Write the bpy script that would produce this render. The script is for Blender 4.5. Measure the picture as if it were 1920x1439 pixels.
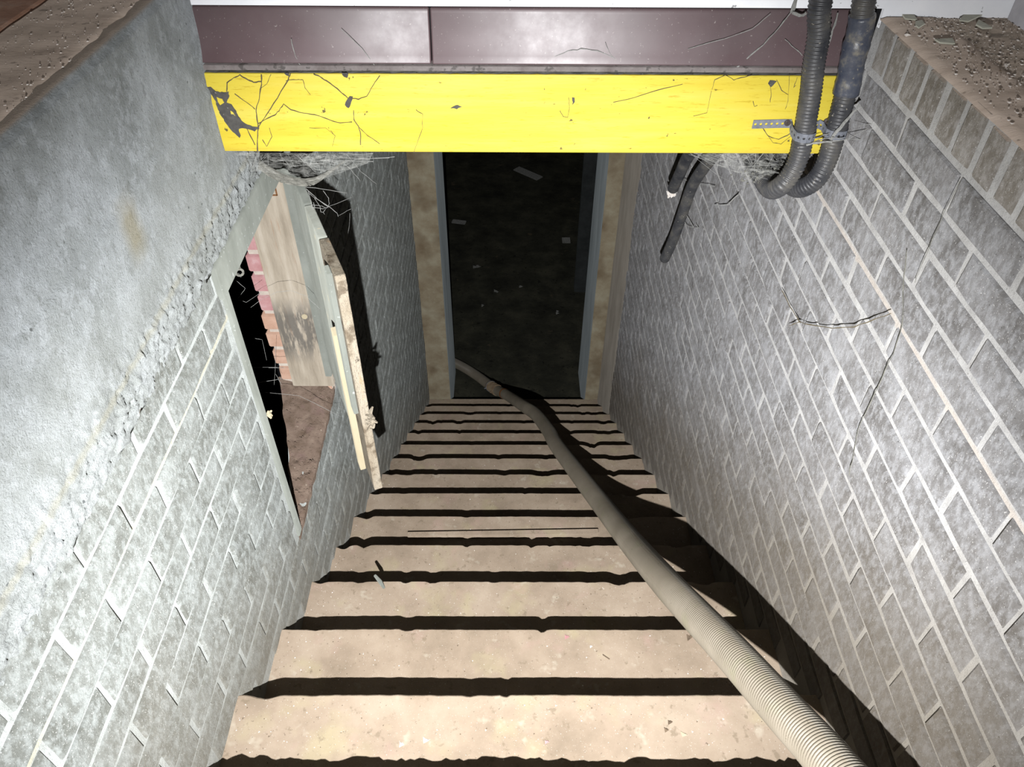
import bpy, bmesh, math, random
from mathutils import Vector, Matrix, noise
random.seed(7)
S = bpy.context.scene
for o in list(bpy.data.objects): bpy.data.objects.remove(o)

# ------------------------------------------------------------------ camera
FPX, TH, YA, RO = 1410.37, 0.750545, 0.00772882, 0.00782105
FW = Vector((math.sin(YA)*math.cos(TH), math.cos(YA)*math.cos(TH), -math.sin(TH)))
R0 = Vector((math.cos(YA), -math.sin(YA), 0)); U0 = R0.cross(FW)
RT = R0*math.cos(RO) + U0*math.sin(RO); UP = -R0*math.sin(RO) + U0*math.cos(RO)
cam = bpy.data.cameras.new('camera'); co = bpy.data.objects.new('camera', cam)
S.collection.objects.link(co)
cam.sensor_width = 36.0; cam.lens = FPX/1920*36; cam.clip_start = .01
co.matrix_world = Matrix((RT, UP, -FW)).transposed().to_4x4()
S.camera = co

# ------------------------------------------------------------------ light
w = bpy.data.worlds.new('world'); S.world = w; w.use_nodes = True
bg = w.node_tree.nodes['Background']
bg.inputs[0].default_value = (1, .93, .85, 1); bg.inputs[1].default_value = 0.085
LP = Vector((-.022, -.232, -.252))
def spot(name, power, deg, blend, aim, col=(.985, .99, 1)):
    l = bpy.data.lights.new(name, 'SPOT'); l.energy = power; l.spot_size = math.radians(deg)
    l.spot_blend = blend; l.shadow_soft_size = .006; l.color = col
    o = bpy.data.objects.new(name, l); S.collection.objects.link(o); o.location = LP
    o.rotation_euler = (Vector(aim)-LP).to_track_quat('-Z', 'Y').to_euler()
    return o
spot('torch_flood', 54, 165, 1, (.75, 2.6, -1.5))       # hand torch held below the camera: spill ...
spot('torch_beam', 430, 84, 1, (0.0, 3.3, -3.1))            # ... and hot spot
S.view_settings.view_transform = 'Standard'; S.view_settings.look = 'None'
S.view_settings.gamma = 1; S.view_settings.use_curve_mapping = False
S.view_settings.exposure = 0.0

# ------------------------------------------------------------------ pixel -> point helpers
def ray(x, y): return FW*FPX + RT*(x-960) - UP*(y-719.5)
def onx(x, y, X): d = ray(x, y); return d*(X/d.x)
def ony(x, y, Y): d = ray(x, y); return d*(Y/d.y)
def onz(x, y, Z): d = ray(x, y); return d*(Z/d.z)
def px(P):
    P = Vector(P); d = P.dot(FW)
    return (960+FPX*P.dot(RT)/d, 719.5-FPX*P.dot(UP)/d) if d > .01 else (-9e9, -9e9)

# ------------------------------------------------------------------ materials
ALB = .58      # overall reflectance of the dirty masonry
def lin(c, k=None): return tuple((ALB if k is None else k)*((v/255)/12.92 if v/255 <= .04045 else ((v/255+.055)/1.055)**2.4) for v in c)
class MT:
    def __init__(s, name, rough=.85, spec=.25, diff=1.0):
        s.m = bpy.data.materials.new(name); s.m.use_nodes = True; s.t = s.m.node_tree
        s.b = s.t.nodes['Principled BSDF']; s.b.inputs['Roughness'].default_value = rough
        s.b.inputs['Specular IOR Level'].default_value = spec
        try: s.b.inputs['Diffuse Roughness'].default_value = diff
        except Exception: pass
        s.g = s.t.nodes.new('ShaderNodeNewGeometry'); s.col = None; s.nrm = None
    def pos(s, sc=(1, 1, 1), obj=False):
        v = s.t.nodes.new('ShaderNodeVectorMath'); v.operation = 'MULTIPLY'
        if obj:
            tc = s.t.nodes.new('ShaderNodeTexCoord'); s.t.links.new(tc.outputs['Object'], v.inputs[0])
        else: s.t.links.new(s.g.outputs['Position'], v.inputs[0])
        v.inputs[1].default_value = sc; return v.outputs[0]
    def noise(s, scale, detail=5, rough=.6, sc=(1, 1, 1), dist=0, obj=False):
        n = s.t.nodes.new('ShaderNodeTexNoise'); n.inputs['Scale'].default_value = scale
        n.inputs['Detail'].default_value = detail; n.inputs['Roughness'].default_value = rough
        n.inputs['Distortion'].default_value = dist
        s.t.links.new(s.pos(sc, obj), n.inputs['Vector']); return n.outputs['Fac']
    def voro(s, scale, sc=(1, 1, 1)):
        n = s.t.nodes.new('ShaderNodeTexVoronoi'); n.inputs['Scale'].default_value = scale
        s.t.links.new(s.pos(sc), n.inputs['Vector']); return n.outputs['Distance']
    def ramp(s, f, stops):
        r = s.t.nodes.new('ShaderNodeValToRGB'); e = r.color_ramp.elements
        while len(e) < len(stops): e.new(.5)
        for i, (p, c) in enumerate(stops):
            e[i].position = p; e[i].color = (*c, 1) if isinstance(c, tuple) else (c, c, c, 1)
        s.t.links.new(f, r.inputs[0]); return r.outputs[0]
    def mask(s, f, a, b): return s.ramp(f, [(a, 0.), (b, 1.)])
    def math(s, op, a, b=None, c=None):
        n = s.t.nodes.new('ShaderNodeMath'); n.operation = op
        for i, v in enumerate((a, b, c)):
            if v is None: continue
            if isinstance(v, (int, float)): n.inputs[i].default_value = v
            else: s.t.links.new(v, n.inputs[i])
        return n.outputs[0]
    def mix(s, fac, b, a=None, mode='MIX'):
        n = s.t.nodes.new('ShaderNodeMix'); n.data_type = 'RGBA'; n.blend_type = mode
        if isinstance(fac, (int, float)): n.inputs[0].default_value = fac
        else: s.t.links.new(fac, n.inputs[0])
        a = s.col if a is None else a
        for i, v in ((6, a), (7, b)):
            if isinstance(v, tuple): n.inputs[i].default_value = (*v, 1)
            else: s.t.links.new(v, n.inputs[i])
        s.col = n.outputs[2]; return s.col
    def xyz(s, k):
        n = s.t.nodes.new('ShaderNodeSeparateXYZ'); s.t.links.new(s.g.outputs['Position'], n.inputs[0]); return n.outputs[k]
    def nz(s, k=2):
        n = s.t.nodes.new('ShaderNodeSeparateXYZ'); s.t.links.new(s.g.outputs['Normal'], n.inputs[0]); return n.outputs[k]
    def rnd(s):
        n = s.t.nodes.new('ShaderNodeObjectInfo'); return n.outputs['Random']
    def bump(s, h, strength=.5, dist=.002):
        n = s.t.nodes.new('ShaderNodeBump'); n.inputs['Strength'].default_value = strength
        n.inputs['Distance'].default_value = dist; s.t.links.new(h, n.inputs['Height'])
        if s.nrm is not None: s.t.links.new(s.nrm, n.inputs['Normal'])
        s.nrm = n.outputs[0]
    def done(s):
        if s.col is not None: s.t.links.new(s.col, s.b.inputs['Base Color'])
        if s.nrm is not None: s.t.links.new(s.nrm, s.b.inputs['Normal'])
        return s.m
def band(m, ax, at, half, soft):      # 1 inside a thin band of a coordinate
    d = m.math('ABSOLUTE', m.math('SUBTRACT', m.xyz(ax), at))
    return m.math('SUBTRACT', 1.0, m.math('SMOOTH_MIN', 1.0, m.math('MAXIMUM', 0.0, m.math('DIVIDE', m.math('SUBTRACT', d, half), soft)), .1))
MATS = {}
# right wall bricks: grey brown face under pale dust
def brick_mat(name, c0, c1, c2, dust, dustamt, stainc=None, sh=0):
    m = MT(name)
    m.col = m.ramp(m.noise(9, 4, .6), [(.3, c0), (.5, c1), (.72, c2)])
    m.mix(m.math('MULTIPLY', m.rnd(), .45), c0)
    m.mix(m.math('MULTIPLY', m.mask(m.noise(75, 4, .7, (1, 1, .6)), .44, .62), .55), dust)
    m.mix(m.math('MULTIPLY', m.mask(m.noise(14, 5, .65), .5, .68), dustamt), dust)
    m.mix(m.mask(m.noise(420, 2, .5), .66, .72), lin((240, 238, 234)))
    m.mix(m.mask(m.noise(260, 2, .5), .70, .78), lin((50, 48, 46)))
    if stainc:   # brown muck that splashed up along the flight, following the stairs; darkened further to offset the torch beam
        lvl = m.math('ADD', m.xyz(2), m.math('MULTIPLY', m.xyz(1), .70))
        lvl = m.math('ADD', lvl, m.math('MULTIPLY', m.noise(3, 5, .6), .45))
        m.mix(m.math('MULTIPLY', m.ramp(lvl, [(.0, 0.), (1, 1.)]) , 0.0), stainc)
        f = m.t.nodes.new('ShaderNodeMapRange'); f.inputs['From Min'].default_value = -.15+sh; f.inputs['From Max'].default_value = -.62+sh
        m.t.links.new(lvl, f.inputs['Value'])
        m.mix(m.math('MULTIPLY', f.outputs[0], .7), stainc)
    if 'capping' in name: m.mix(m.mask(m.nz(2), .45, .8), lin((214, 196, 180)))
    m.bump(m.noise(38, 5, .7), .6, .005); m.bump(m.noise(240, 4, .7), .9, .002)
    return m.done()
MATS['brick_r'] = brick_mat('dusty_grey_brick', lin((118, 115, 113)), lin((146, 144, 143)), lin((164, 162, 162)), lin((200, 201, 204)), .4, lin((108, 97, 80)))
MATS['brick_l'] = brick_mat('dusty_pale_brick', lin((116, 118, 112)), lin((138, 141, 136)), lin((156, 160, 156)), lin((190, 196, 194)), .42, lin((132, 124, 110)), -.32)
MATS['brick_row'] = brick_mat('dusty_capping_brick', lin((134, 127, 117)), lin((158, 151, 141)), lin((178, 172, 165)), lin((206, 202, 198)), .4)
def mortar_mat(name, c0, c1, stainc, lines, sh=0):
    m = MT(name)
    m.col = m.ramp(m.noise(22, 6, .7), [(.3, c0), (.7, c1)])
    m.mix(m.mask(m.noise(200, 3, .6), .66, .75), lin((120, 116, 110)))
    for z, c, hw in lines: m.mix(m.math('MULTIPLY', band(m, 2, z, hw, .006), .5), c)
    lvl = m.math('ADD', m.xyz(2), m.math('MULTIPLY', m.xyz(1), .70))
    lvl = m.math('ADD', lvl, m.math('MULTIPLY', m.noise(3, 5, .6), .45))
    f = m.t.nodes.new('ShaderNodeMapRange'); f.inputs['From Min'].default_value = -.15+sh; f.inputs['From Max'].default_value = -.62+sh
    m.t.links.new(lvl, f.inputs['Value']); m.mix(m.math('MULTIPLY', f.outputs[0], .75), stainc)
    m.bump(m.noise(60, 6, .75), .7, .006); m.bump(m.noise(350, 3, .7), .6, .002)
    return m.done()
MATS['mortar_r'] = mortar_mat('pale_mortar', lin((196, 194, 192)), lin((232, 231, 229)), lin((142, 131, 112)), [(-.804, lin((232, 216, 200)), .004)])
MATS['mortar_l'] = mortar_mat('whitish_mortar', lin((178, 182, 178)), lin((224, 230, 227)), lin((156, 151, 140)), [(-.955, lin((226, 216, 180)), .003)], -.34)
def concrete():
    m = MT('rough_cast_concrete')
    m.col = m.ramp(m.noise(7, 7, .65, dist=.3), [(.3, lin((150, 155, 155))), (.5, lin((184, 190, 192))), (.7, lin((212, 218, 223)))])
    m.mix(m.math('MULTIPLY', m.mask(m.noise(42, 6, .7), .5, .62), .5), lin((222, 228, 234)))
    m.mix(m.math('MULTIPLY', m.mask(m.noise(240, 3, .6), .6, .7), .6), lin((120, 124, 122)))
    m.mix(m.math('MULTIPLY', m.mask(m.noise(60, 4, .7, (1, 1, .5)), .58, .7), .55), lin((140, 144, 142)))
    # low half: warmer, dirtier cast
    f = m.t.nodes.new('ShaderNodeMapRange'); f.inputs['From Min'].default_value = -.5; f.inputs['From Max'].default_value = -.68
    m.t.links.new(m.math('ADD', m.xyz(2), m.math('MULTIPLY', m.math('SUBTRACT', m.noise(5, 4), .5), .3)), f.inputs['Value'])
    m.mix(m.math('MULTIPLY', f.outputs[0], .35), lin((172, 174, 164)))
    m.mix(m.math('MULTIPLY', band(m, 2, -.752, .002, .008), .3), lin((186, 178, 146)))
    st = m.math('MULTIPLY', band(m, 1, .98, .01, .03), band(m, 2, -.60, .02, .04)); m.mix(m.math('MULTIPLY', st, .6), lin((170, 158, 120)))
    m.mix(m.ramp(m.voro(16), [(.03, 1.), (.05, 0.)]), lin((120, 124, 124)))
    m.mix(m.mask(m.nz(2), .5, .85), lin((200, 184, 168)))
    m.bump(m.noise(6, 4, .6), .35, .02); m.bump(m.noise(55, 6, .75), .7, .006); m.bump(m.noise(300, 4, .7), 1, .0025)
    m.bump(m.noise(120, 2, .5, (1, 1, .06)), .15, .001)
    return m.done()
MATS['concrete'] = concrete()
def simple(name, stops, sc, rough=.85, spec=.25, bumps=((60, .5, .002),), stretch=(1, 1, 1), specks=(), diff=1.0, obj=False, metal=0, alb=None):
    m = MT(name, rough, spec, diff); lin_ = lin; lin2 = lambda c: lin_(c, alb)
    m.col = m.ramp(m.noise(sc, 6, .65, stretch, obj=obj), [(p, lin2(c)) for p, c in stops])
    for s_, a, b, c, k in specks: m.mix(m.math('MULTIPLY', m.mask(m.noise(s_, 3, .6, stretch if k < 0 else (1, 1, 1), obj=obj), a, b), abs(k)), lin2(c))
    for s_, st, d in bumps: m.bump(m.noise(s_, 5, .7, stretch, obj=obj), st, d)
    m.b.inputs['Metallic'].default_value = metal
    return m.done()
MATS['step'] = simple('dusty_beige_concrete', [(.3, (160, 143, 123)), (.5, (184, 165, 144)), (.7, (202, 184, 163))], 5.5,
    bumps=((14, .3, .008), (90, .5, .003), (420, .7, .001)),
    specks=((7, .56, .70, (206, 196, 152), .38), (9, .60, .74, (202, 170, 158), .45), (330, .66, .72, (245, 240, 230), .9), (150, .67, .73, (104, 90, 76), .75), (48, .62, .70, (148, 132, 110), .6), (20, .62, .72, (222, 212, 192), .5)))
MATS['jamb'] = simple('dirty_cast_concrete', [(.3, (168, 150, 122)), (.5, (192, 178, 150)), (.72, (214, 206, 180))], 8,
    bumps=((25, .4, .006), (180, .5, .002)), specks=((30, .62, .7, (200, 190, 165), .6), (3.5, .5, .62, (134, 112, 84), .6)))
MATS['jamb_in'] = simple('grey_blue_skim', [(.3, (136, 144, 146)), (.7, (172, 180, 182))], 6, bumps=((20, .3, .006),), stretch=(1, 1, .25))
MATS['plaster'] = simple('grey_plaster', [(.3, (150, 142, 130)), (.7, (182, 174, 162))], 12, bumps=((30, .4, .004),), stretch=(1, 1, .3))
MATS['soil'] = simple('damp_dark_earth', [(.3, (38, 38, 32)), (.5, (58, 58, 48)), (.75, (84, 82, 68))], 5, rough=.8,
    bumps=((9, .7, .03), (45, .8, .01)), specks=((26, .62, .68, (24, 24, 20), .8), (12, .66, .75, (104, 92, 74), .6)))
MATS['void'] = simple('shade_toned_masonry', [(.3, (20, 20, 22)), (.7, (38, 38, 42))], 8)  # near-black base colour stands in for the darkness of unlit spaces
MATS['dust_floor'] = simple('brown_dust', [(.3, (190, 172, 156)), (.5, (214, 196, 180)), (.7, (232, 214, 198))], 14, stretch=(.5, 1.6, 1),
    bumps=((40, .3, .002), (220, .5, .001)), specks=((150, .68, .74, (212, 198, 184), .9), (60, .62, .7, (112, 98, 86), .6)), alb=.9)
MATS['gravel_bed'] = simple('brown_grit', [(.3, (150, 138, 124)), (.5, (196, 180, 164)), (.72, (220, 204, 188))], 18, stretch=(.7, 1.5, 1),
    bumps=((35, .4, .003), (190, .6, .0015)), specks=((110, .62, .68, (246, 236, 226), .8), (24, .60, .68, (120, 112, 102), .7)), alb=.9)
MATS['white_wall'] = simple('white_painted_wall', [(.3, (238, 240, 244)), (.7, (250, 250, 252))], 10, rough=.6,
    bumps=((120, .2, .001),), specks=((70, .70, .72, (150, 150, 150), .8),), alb=.92)
def pvc():
    m = MT('glossy_brown_vinyl', .33, .5, 0)
    m.col = m.ramp(m.noise(4, 5, .6), [(.3, lin((104, 84, 87))), (.7, lin((126, 106, 109)))])
    m.mix(m.math('MULTIPLY', m.mask(m.noise(260, 2, .5), .70, .74), .7), lin((190, 180, 176)))
    r = m.math('ADD', .26, m.math('MULTIPLY', m.noise(9, 5, .7), .3)); m.t.links.new(r, m.b.inputs['Roughness'])
    m.mix(m.math('MULTIPLY', m.mask(m.noise(5, 5, .6), .42, .7), .35), lin((130, 122, 122)))
    m.bump(m.noise(3, 3, .5), .1, .01)
    return m.done()
MATS['pvc'] = pvc()
MATS['lip'] = simple('dusty_vinyl_lip', [(.3, (122, 112, 110)), (.7, (166, 158, 156))], 30, rough=.6, specks=((60, .58, .66, (70, 66, 62), .7),))
def yellow():
    m = MT('yellow_paint_on_wood', .55, .3, .5)
    m.col = m.ramp(m.noise(30, 5, .6, (.08, 1, 1)), [(.3, lin((240, 216, 66))), (.5, lin((247, 226, 80))), (.75, lin((251, 234, 110)))])
    m.mix(m.math('MULTIPLY', m.mask(m.noise(230, 4, .7, (.12, 1, 1)), .58, .68), .6), lin((206, 172, 22)))
    m.mix(m.math('MULTIPLY', m.mask(m.noise(120, 3, .6, (.5, 1, 1)), .70, .75), .8), lin((118, 100, 40)))
    m.mix(m.mask(m.noise(55, 3, .5), .72, .745), lin((120, 108, 60)))
    m.mix(m.math('MULTIPLY', band(m, 2, -.684, .001, .012), m.math('MULTIPLY', .5, m.noise(50, 4, .6, (.2, 1, 1)))), lin((190, 160, 60)))
    m.bump(m.noise(160, 4, .6, (.1, 1, 1)), .4, .001)
    return m.done()
MATS['yellow'] = yellow()
MATS['ledge_dust'] = simple('grey_ledge_dust', [(.3, (84, 84, 82)), (.7, (128, 126, 122))], 40, specks=((150, .62, .68, (52, 50, 48), .8), (90, .7, .74, (200, 198, 192), .8)))
MATS['scuff'] = simple('grey_felted_dust', [(.3, (82, 80, 78)), (.7, (112, 110, 106))], 90, specks=((200, .68, .72, (190, 188, 184), .8),))
MATS['timber'] = simple('weathered_timber', [(.25, (112, 102, 88)), (.45, (160, 150, 132)), (.6, (178, 168, 150)), (.78, (196, 188, 172))], 9, stretch=(2.2, 2.2, .35),
    bumps=((60, .5, .003), (240, .4, .001)), specks=((20, .62, .72, (120, 92, 66), -.6), (60, .64, .7, (96, 92, 86), -.6)))
def post_mat():
    m = MT('stained_post_timber')
    m.col = m.ramp(m.noise(14, 6, .65, (2.2, 2.2, .25)), [(.25, lin((150, 138, 120))), (.5, lin((194, 182, 164))), (.75, lin((220, 210, 194)))])
    m.mix(m.math('MULTIPLY', m.mask(m.noise(30, 4, .6, (2.5, 2.5, .2)), .6, .7), .6), lin((176, 136, 104)))
    dk = m.math('MULTIPLY', band(m, 2, -1.43, .06, .07), m.mask(m.noise(22, 4, .7, (2, 2, .4)), .38, .5)); m.mix(m.math('MULTIPLY', dk, .85), lin((110, 106, 100)))
    m.bump(m.noise(70, 5, .7, (2, 2, .2)), .6, .004)
    return m.done()
MATS['post'] = post_mat()
MATS['frame'] = simple('faded_grey_green_paint', [(.3, (132, 136, 128)), (.7, (162, 166, 158))], 12, rough=.7, stretch=(1, 1, .5), bumps=((60, .4, .002),), specks=((90, .66, .72, (206, 210, 206), .7),))
MATS['paint_board'] = simple('flaking_pale_paint', [(.3, (150, 152, 142)), (.7, (190, 194, 184))], 10, stretch=(1, 1, .4), bumps=((80, .5, .002),), specks=((26, .6, .68, (206, 196, 168), .7),))
MATS['splinter'] = simple('raw_split_wood', [(.3, (150, 132, 110)), (.45, (190, 176, 154)), (.62, (208, 196, 176)), (.78, (214, 172, 124))], 10, stretch=(2, 2, .5), bumps=((50, .9, .010), (200, .8, .003)), specks=((22, .54, .62, (128, 112, 92), .75), (60, .62, .68, (90, 80, 68), .7)))
MATS['lath'] = simple('cream_lath', [(.3, (196, 182, 150)), (.7, (216, 204, 176))], 14, stretch=(1, 1, .3), bumps=((120, .3, .001),))
MATS['redbrick'] = simple('pink_red_brick', [(.3, (192, 136, 136)), (.55, (210, 162, 162)), (.75, (226, 196, 196))], 24, bumps=((60, .6, .004), (260, .5, .001)))
MATS['orangebrick'] = simple('orange_brick', [(.3, (200, 158, 134)), (.7, (226, 190, 168))], 20, bumps=((60, .6, .004), (260, .5, .001)))
MATS['whitemortar'] = simple('cream_mortar', [(.3, (206, 192, 180)), (.7, (232, 222, 208))], 40, bumps=((60, .6, .004),))
MATS['rubble'] = simple('brown_rubble_dirt', [(.3, (116, 98, 82)), (.5, (142, 122, 108)), (.7, (164, 144, 128))], 22, bumps=((25, .8, .012), (120, .8, .004)), specks=((90, .68, .73, (204, 190, 172), .8), (14, .56, .68, (150, 124, 118), .5)))
MATS['paver'] = simple('terracotta_paver', [(.3, (180, 134, 108)), (.5, (206, 160, 134)), (.72, (222, 194, 174))], 22, bumps=((50, .5, .003), (200, .5, .001)))
def hose_mat():
    m = MT('dusty_beige_hose', .36, .5, .3)
    m.col = m.ramp(m.noise(6, 5, .6), [(.3, lin((134, 125, 109))), (.7, lin((158, 148, 132)))])
    m.mix(m.math('MULTIPLY', m.mask(m.noise(18, 4, .6), .55, .7), .4), lin((142, 140, 112)))
    n = m.mask(m.nz(0), -.2, -.75); m.mix(m.math('MULTIPLY', n, .25), lin((150, 152, 150)))  # cool side highlight painted in by normal direction
    m.mix(m.mask(m.noise(180, 2, .5), .72, .76), lin((96, 88, 72)))
    r = m.math('ADD', .30, m.math('MULTIPLY', m.noise(12, 5, .7), .35)); m.t.links.new(r, m.b.inputs['Roughness'])
    m.bump(m.noise(150, 4, .7), .3, .0008)
    return m.done()
MATS['hose'] = hose_mat()
MATS['coupling'] = simple('beige_coupling', [(.3, (142, 118, 92)), (.7, (176, 158, 132))], 30, rough=.6, bumps=((80, .4, .002),))
MATS['rust'] = simple('rusty_steel', [(.3, (110, 66, 34)), (.7, (146, 100, 60))], 60, rough=.8)
MATS['conduit'] = simple('dusty_black_conduit', [(.3, (58, 60, 66)), (.5, (88, 88, 90)), (.72, (128, 124, 116))], 16, rough=.46, spec=.5, diff=.3,
    bumps=((200, .3, .0008),), specks=((160, .66, .70, (186, 180, 168), .9),))
MATS['tape'] = simple('dusty_black_tape', [(.3, (70, 78, 98)), (.5, (104, 108, 120)), (.66, (168, 162, 148))], 30, rough=.35, spec=.5, diff=.2, bumps=((60, .4, .002),), specks=((110, .66, .7, (180, 172, 156), .7),))
MATS['steel'] = simple('galvanised_band', [(.3, (120, 124, 134)), (.7, (158, 162, 172))], 60, rough=.5, spec=.5, diff=.2)
MATS['nail'] = simple('dark_screw_head', [(.3, (70, 62, 60)), (.7, (100, 90, 86))], 200, rough=.5)
MATS['web'] = simple('grey_cobweb', [(.3, (150, 150, 146)), (.7, (198, 198, 194))], 200)
MATS['web_dark'] = simple('sooty_cobweb', [(.3, (92, 84, 66)), (.7, (128, 116, 92))], 200)
MATS['web_sheet'] = simple('dust_laden_web', [(.3, (116, 116, 108)), (.7, (178, 176, 166))], 90, bumps=((150, 1, .006),), specks=((300, .64, .7, (226, 224, 216), .9),))
def veil():
    m = MT('dusty_web_veil'); m.col = m.ramp(m.noise(40, 4), [(.3, lin((150, 150, 146), 1)), (.7, lin((196, 196, 190), 1))])
    f = m.mask(m.noise(26, 6, .8, (1, 1, 2.2), 1.5), .42, .78); f = m.math('MULTIPLY', f, .55)
    m.t.links.new(f, m.b.inputs['Alpha']); return m.done()
MATS['veil'] = veil()
MATS['grain'] = simple('white_grains', [(.3, (218, 208, 198)), (.7, (245, 242, 238))], 90, alb=.95)
MATS['crumb'] = simple('brown_crumbs', [(.3, (92, 78, 64)), (.7, (150, 130, 108))], 60)
MATS['darkpost'] = simple('shade_toned_timber', [(.3, (50, 54, 54)), (.7, (74, 78, 78))], 12)  # grey timber coloured darker to suit the unlit room
MATS['cellar_chip'] = simple('dimmed_pale_scrap', [(.3, (120, 120, 116)), (.7, (160, 160, 156))], 60)  # white scraps toned down; the cellar's dimness is in the colour
MATS['flake'] = simple('grey_green_flake', [(.3, (176, 176, 162)), (.7, (206, 206, 192))], 30, alb=.9)
MATS['greypost'] = simple('mottled_grey_metal', [(.3, (166, 164, 168)), (.7, (200, 198, 202))], 14, specks=((120, .68, .72, (90, 86, 86), .8),), alb=.9)

# ------------------------------------------------------------------ mesh helpers
def link(name, me, mat, parent=None):
    o = bpy.data.objects.new(name, me); S.collection.objects.link(o)
    if mat: me.materials.append(mat)
    if parent: o.parent = parent; o.matrix_parent_inverse = parent.matrix_world.inverted()
    return o
def struct(o): o['kind'] = 'structure'; return o
def tag(o, label, cat, group=None):
    o['label'] = label; o['category'] = cat
    if group: o['group'] = group
    return o
def empty(name, loc=(0, 0, 0)):
    o = bpy.data.objects.new(name, None); S.collection.objects.link(o); o.location = loc
    o.empty_display_size = .05; o.matrix_world = Matrix.Translation(loc); return o
class MB:
    def __init__(s): s.v = []; s.f = []; s.sm = False
    def add(s, vs, fs):
        n = len(s.v); s.v += [tuple(v) for v in vs]; s.f += [tuple(i+n for i in f) for f in fs]; return s
    def box(s, a, b, rot=None, c=None, jit=0):
        vs = [Vector((x, y, z)) for x in (a[0], b[0]) for y in (a[1], b[1]) for z in (a[2], b[2])]
        if jit: vs = [v+Vector([random.uniform(-jit, jit) for _ in range(3)]) for v in vs]
        if rot is not None: vs = [c + rot @ (v-c) for v in vs]
        return s.add(vs, [(0, 1, 3, 2), (4, 6, 7, 5), (0, 4, 5, 1), (2, 3, 7, 6), (0, 2, 6, 4), (1, 5, 7, 3)])
    def tube(s, pts, rad, n=8, cap=True):
        pts = [Vector(p) for p in pts]; N = len(pts); rs = rad if isinstance(rad, (list, tuple)) else [rad]*N
        T = [(pts[min(i+1, N-1)]-pts[max(i-1, 0)]).normalized() for i in range(N)]
        u = T[0].orthogonal().normalized(); base = len(s.v)
        for i in range(N):
            u = (u - T[i]*u.dot(T[i])).normalized(); w_ = T[i].cross(u)
            for k in range(n):
                a = 2*math.pi*k/n; s.v.append(tuple(pts[i] + (u*math.cos(a)+w_*math.sin(a))*rs[i]))
        for i in range(N-1):
            for k in range(n):
                a = base+i*n+k; b = base+i*n+(k+1) % n; s.f.append((a, b, b+n, a+n))
        if cap: s.f.append(tuple(base+k for k in reversed(range(n)))); s.f.append(tuple(base+(N-1)*n+k for k in range(n)))
        return s
    def prism(s, poly, d):   # closed polygon of Vectors extruded by vector d
        n = len(poly); d = Vector(d); poly = [Vector(p) for p in poly]
        return s.add(poly+[p+d for p in poly], [tuple(range(n))[::-1], tuple(range(n, 2*n))]+[(i, (i+1) % n, (i+1) % n+n, i+n) for i in range(n)])
    def grid(s, fn, nu, nv, flip=False):
        b = len(s.v)
        for i in range(nu+1):
            for j in range(nv+1): s.v.append(tuple(fn(i/nu, j/nv)))
        for i in range(nu):
            for j in range(nv):
                a = b+i*(nv+1)+j; q = (a, a+1, a+nv+2, a+nv+1); s.f.append(q[::-1] if flip else q)
        return s
    def pebble(s, c, r, flat=.6):
        c = Vector(c); vs = []
        for d in ((1, 0, 0), (-.5, .87, 0), (-.5, -.87, 0), (0, 0, 1), (0, 0, -1)):
            k = random.uniform(.6, 1.3)*r; vs.append(c+Vector((d[0]*k, d[1]*k, d[2]*k*flat)))
        return s.add(vs, [(0, 1, 3), (1, 2, 3), (2, 0, 3), (1, 0, 4), (2, 1, 4), (0, 2, 4)])
    def build(s, name, mat, parent=None, smooth=False, fix=True):
        me = bpy.data.meshes.new(name); me.from_pydata(s.v, [], s.f); me.update()
        if fix:
            bm = bmesh.new(); bm.from_mesh(me); bmesh.ops.recalc_face_normals(bm, faces=bm.faces); bm.to_mesh(me); bm.free()
        if smooth: me.polygons.foreach_set('use_smooth', [True]*len(me.polygons))
        return link(name, me, mat, parent)
def bevel(o, w_=.002, seg=2):
    m = o.modifiers.new('bevel', 'BEVEL'); m.width = w_; m.segments = seg; m.limit_method = 'ANGLE'; return o
def N3(p, s_=1): return noise.noise(Vector(p)*s_)

# ------------------------------------------------------------------ dimensions from the photograph
XL, XR = -.5722, .6663
Y0, Z0, RISE, RUN = .72724, -1.59145, .174641, .25
def yk(k): return Y0+k*RUN
def zk(k): return Z0-k*RISE
ZL, ZRT = -.377, -.437             # tops of the two side walls
YD0, YD1 = 3.975, 4.46             # doorway thickness
ZF = -4.037
HY0, HY1 = 1.255, 1.81             # hatch in the left wall
HZ1 = -.90; SILL = -1.725
def stairz(y): return Z0-RISE*(y-Y0)/RUN

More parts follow.
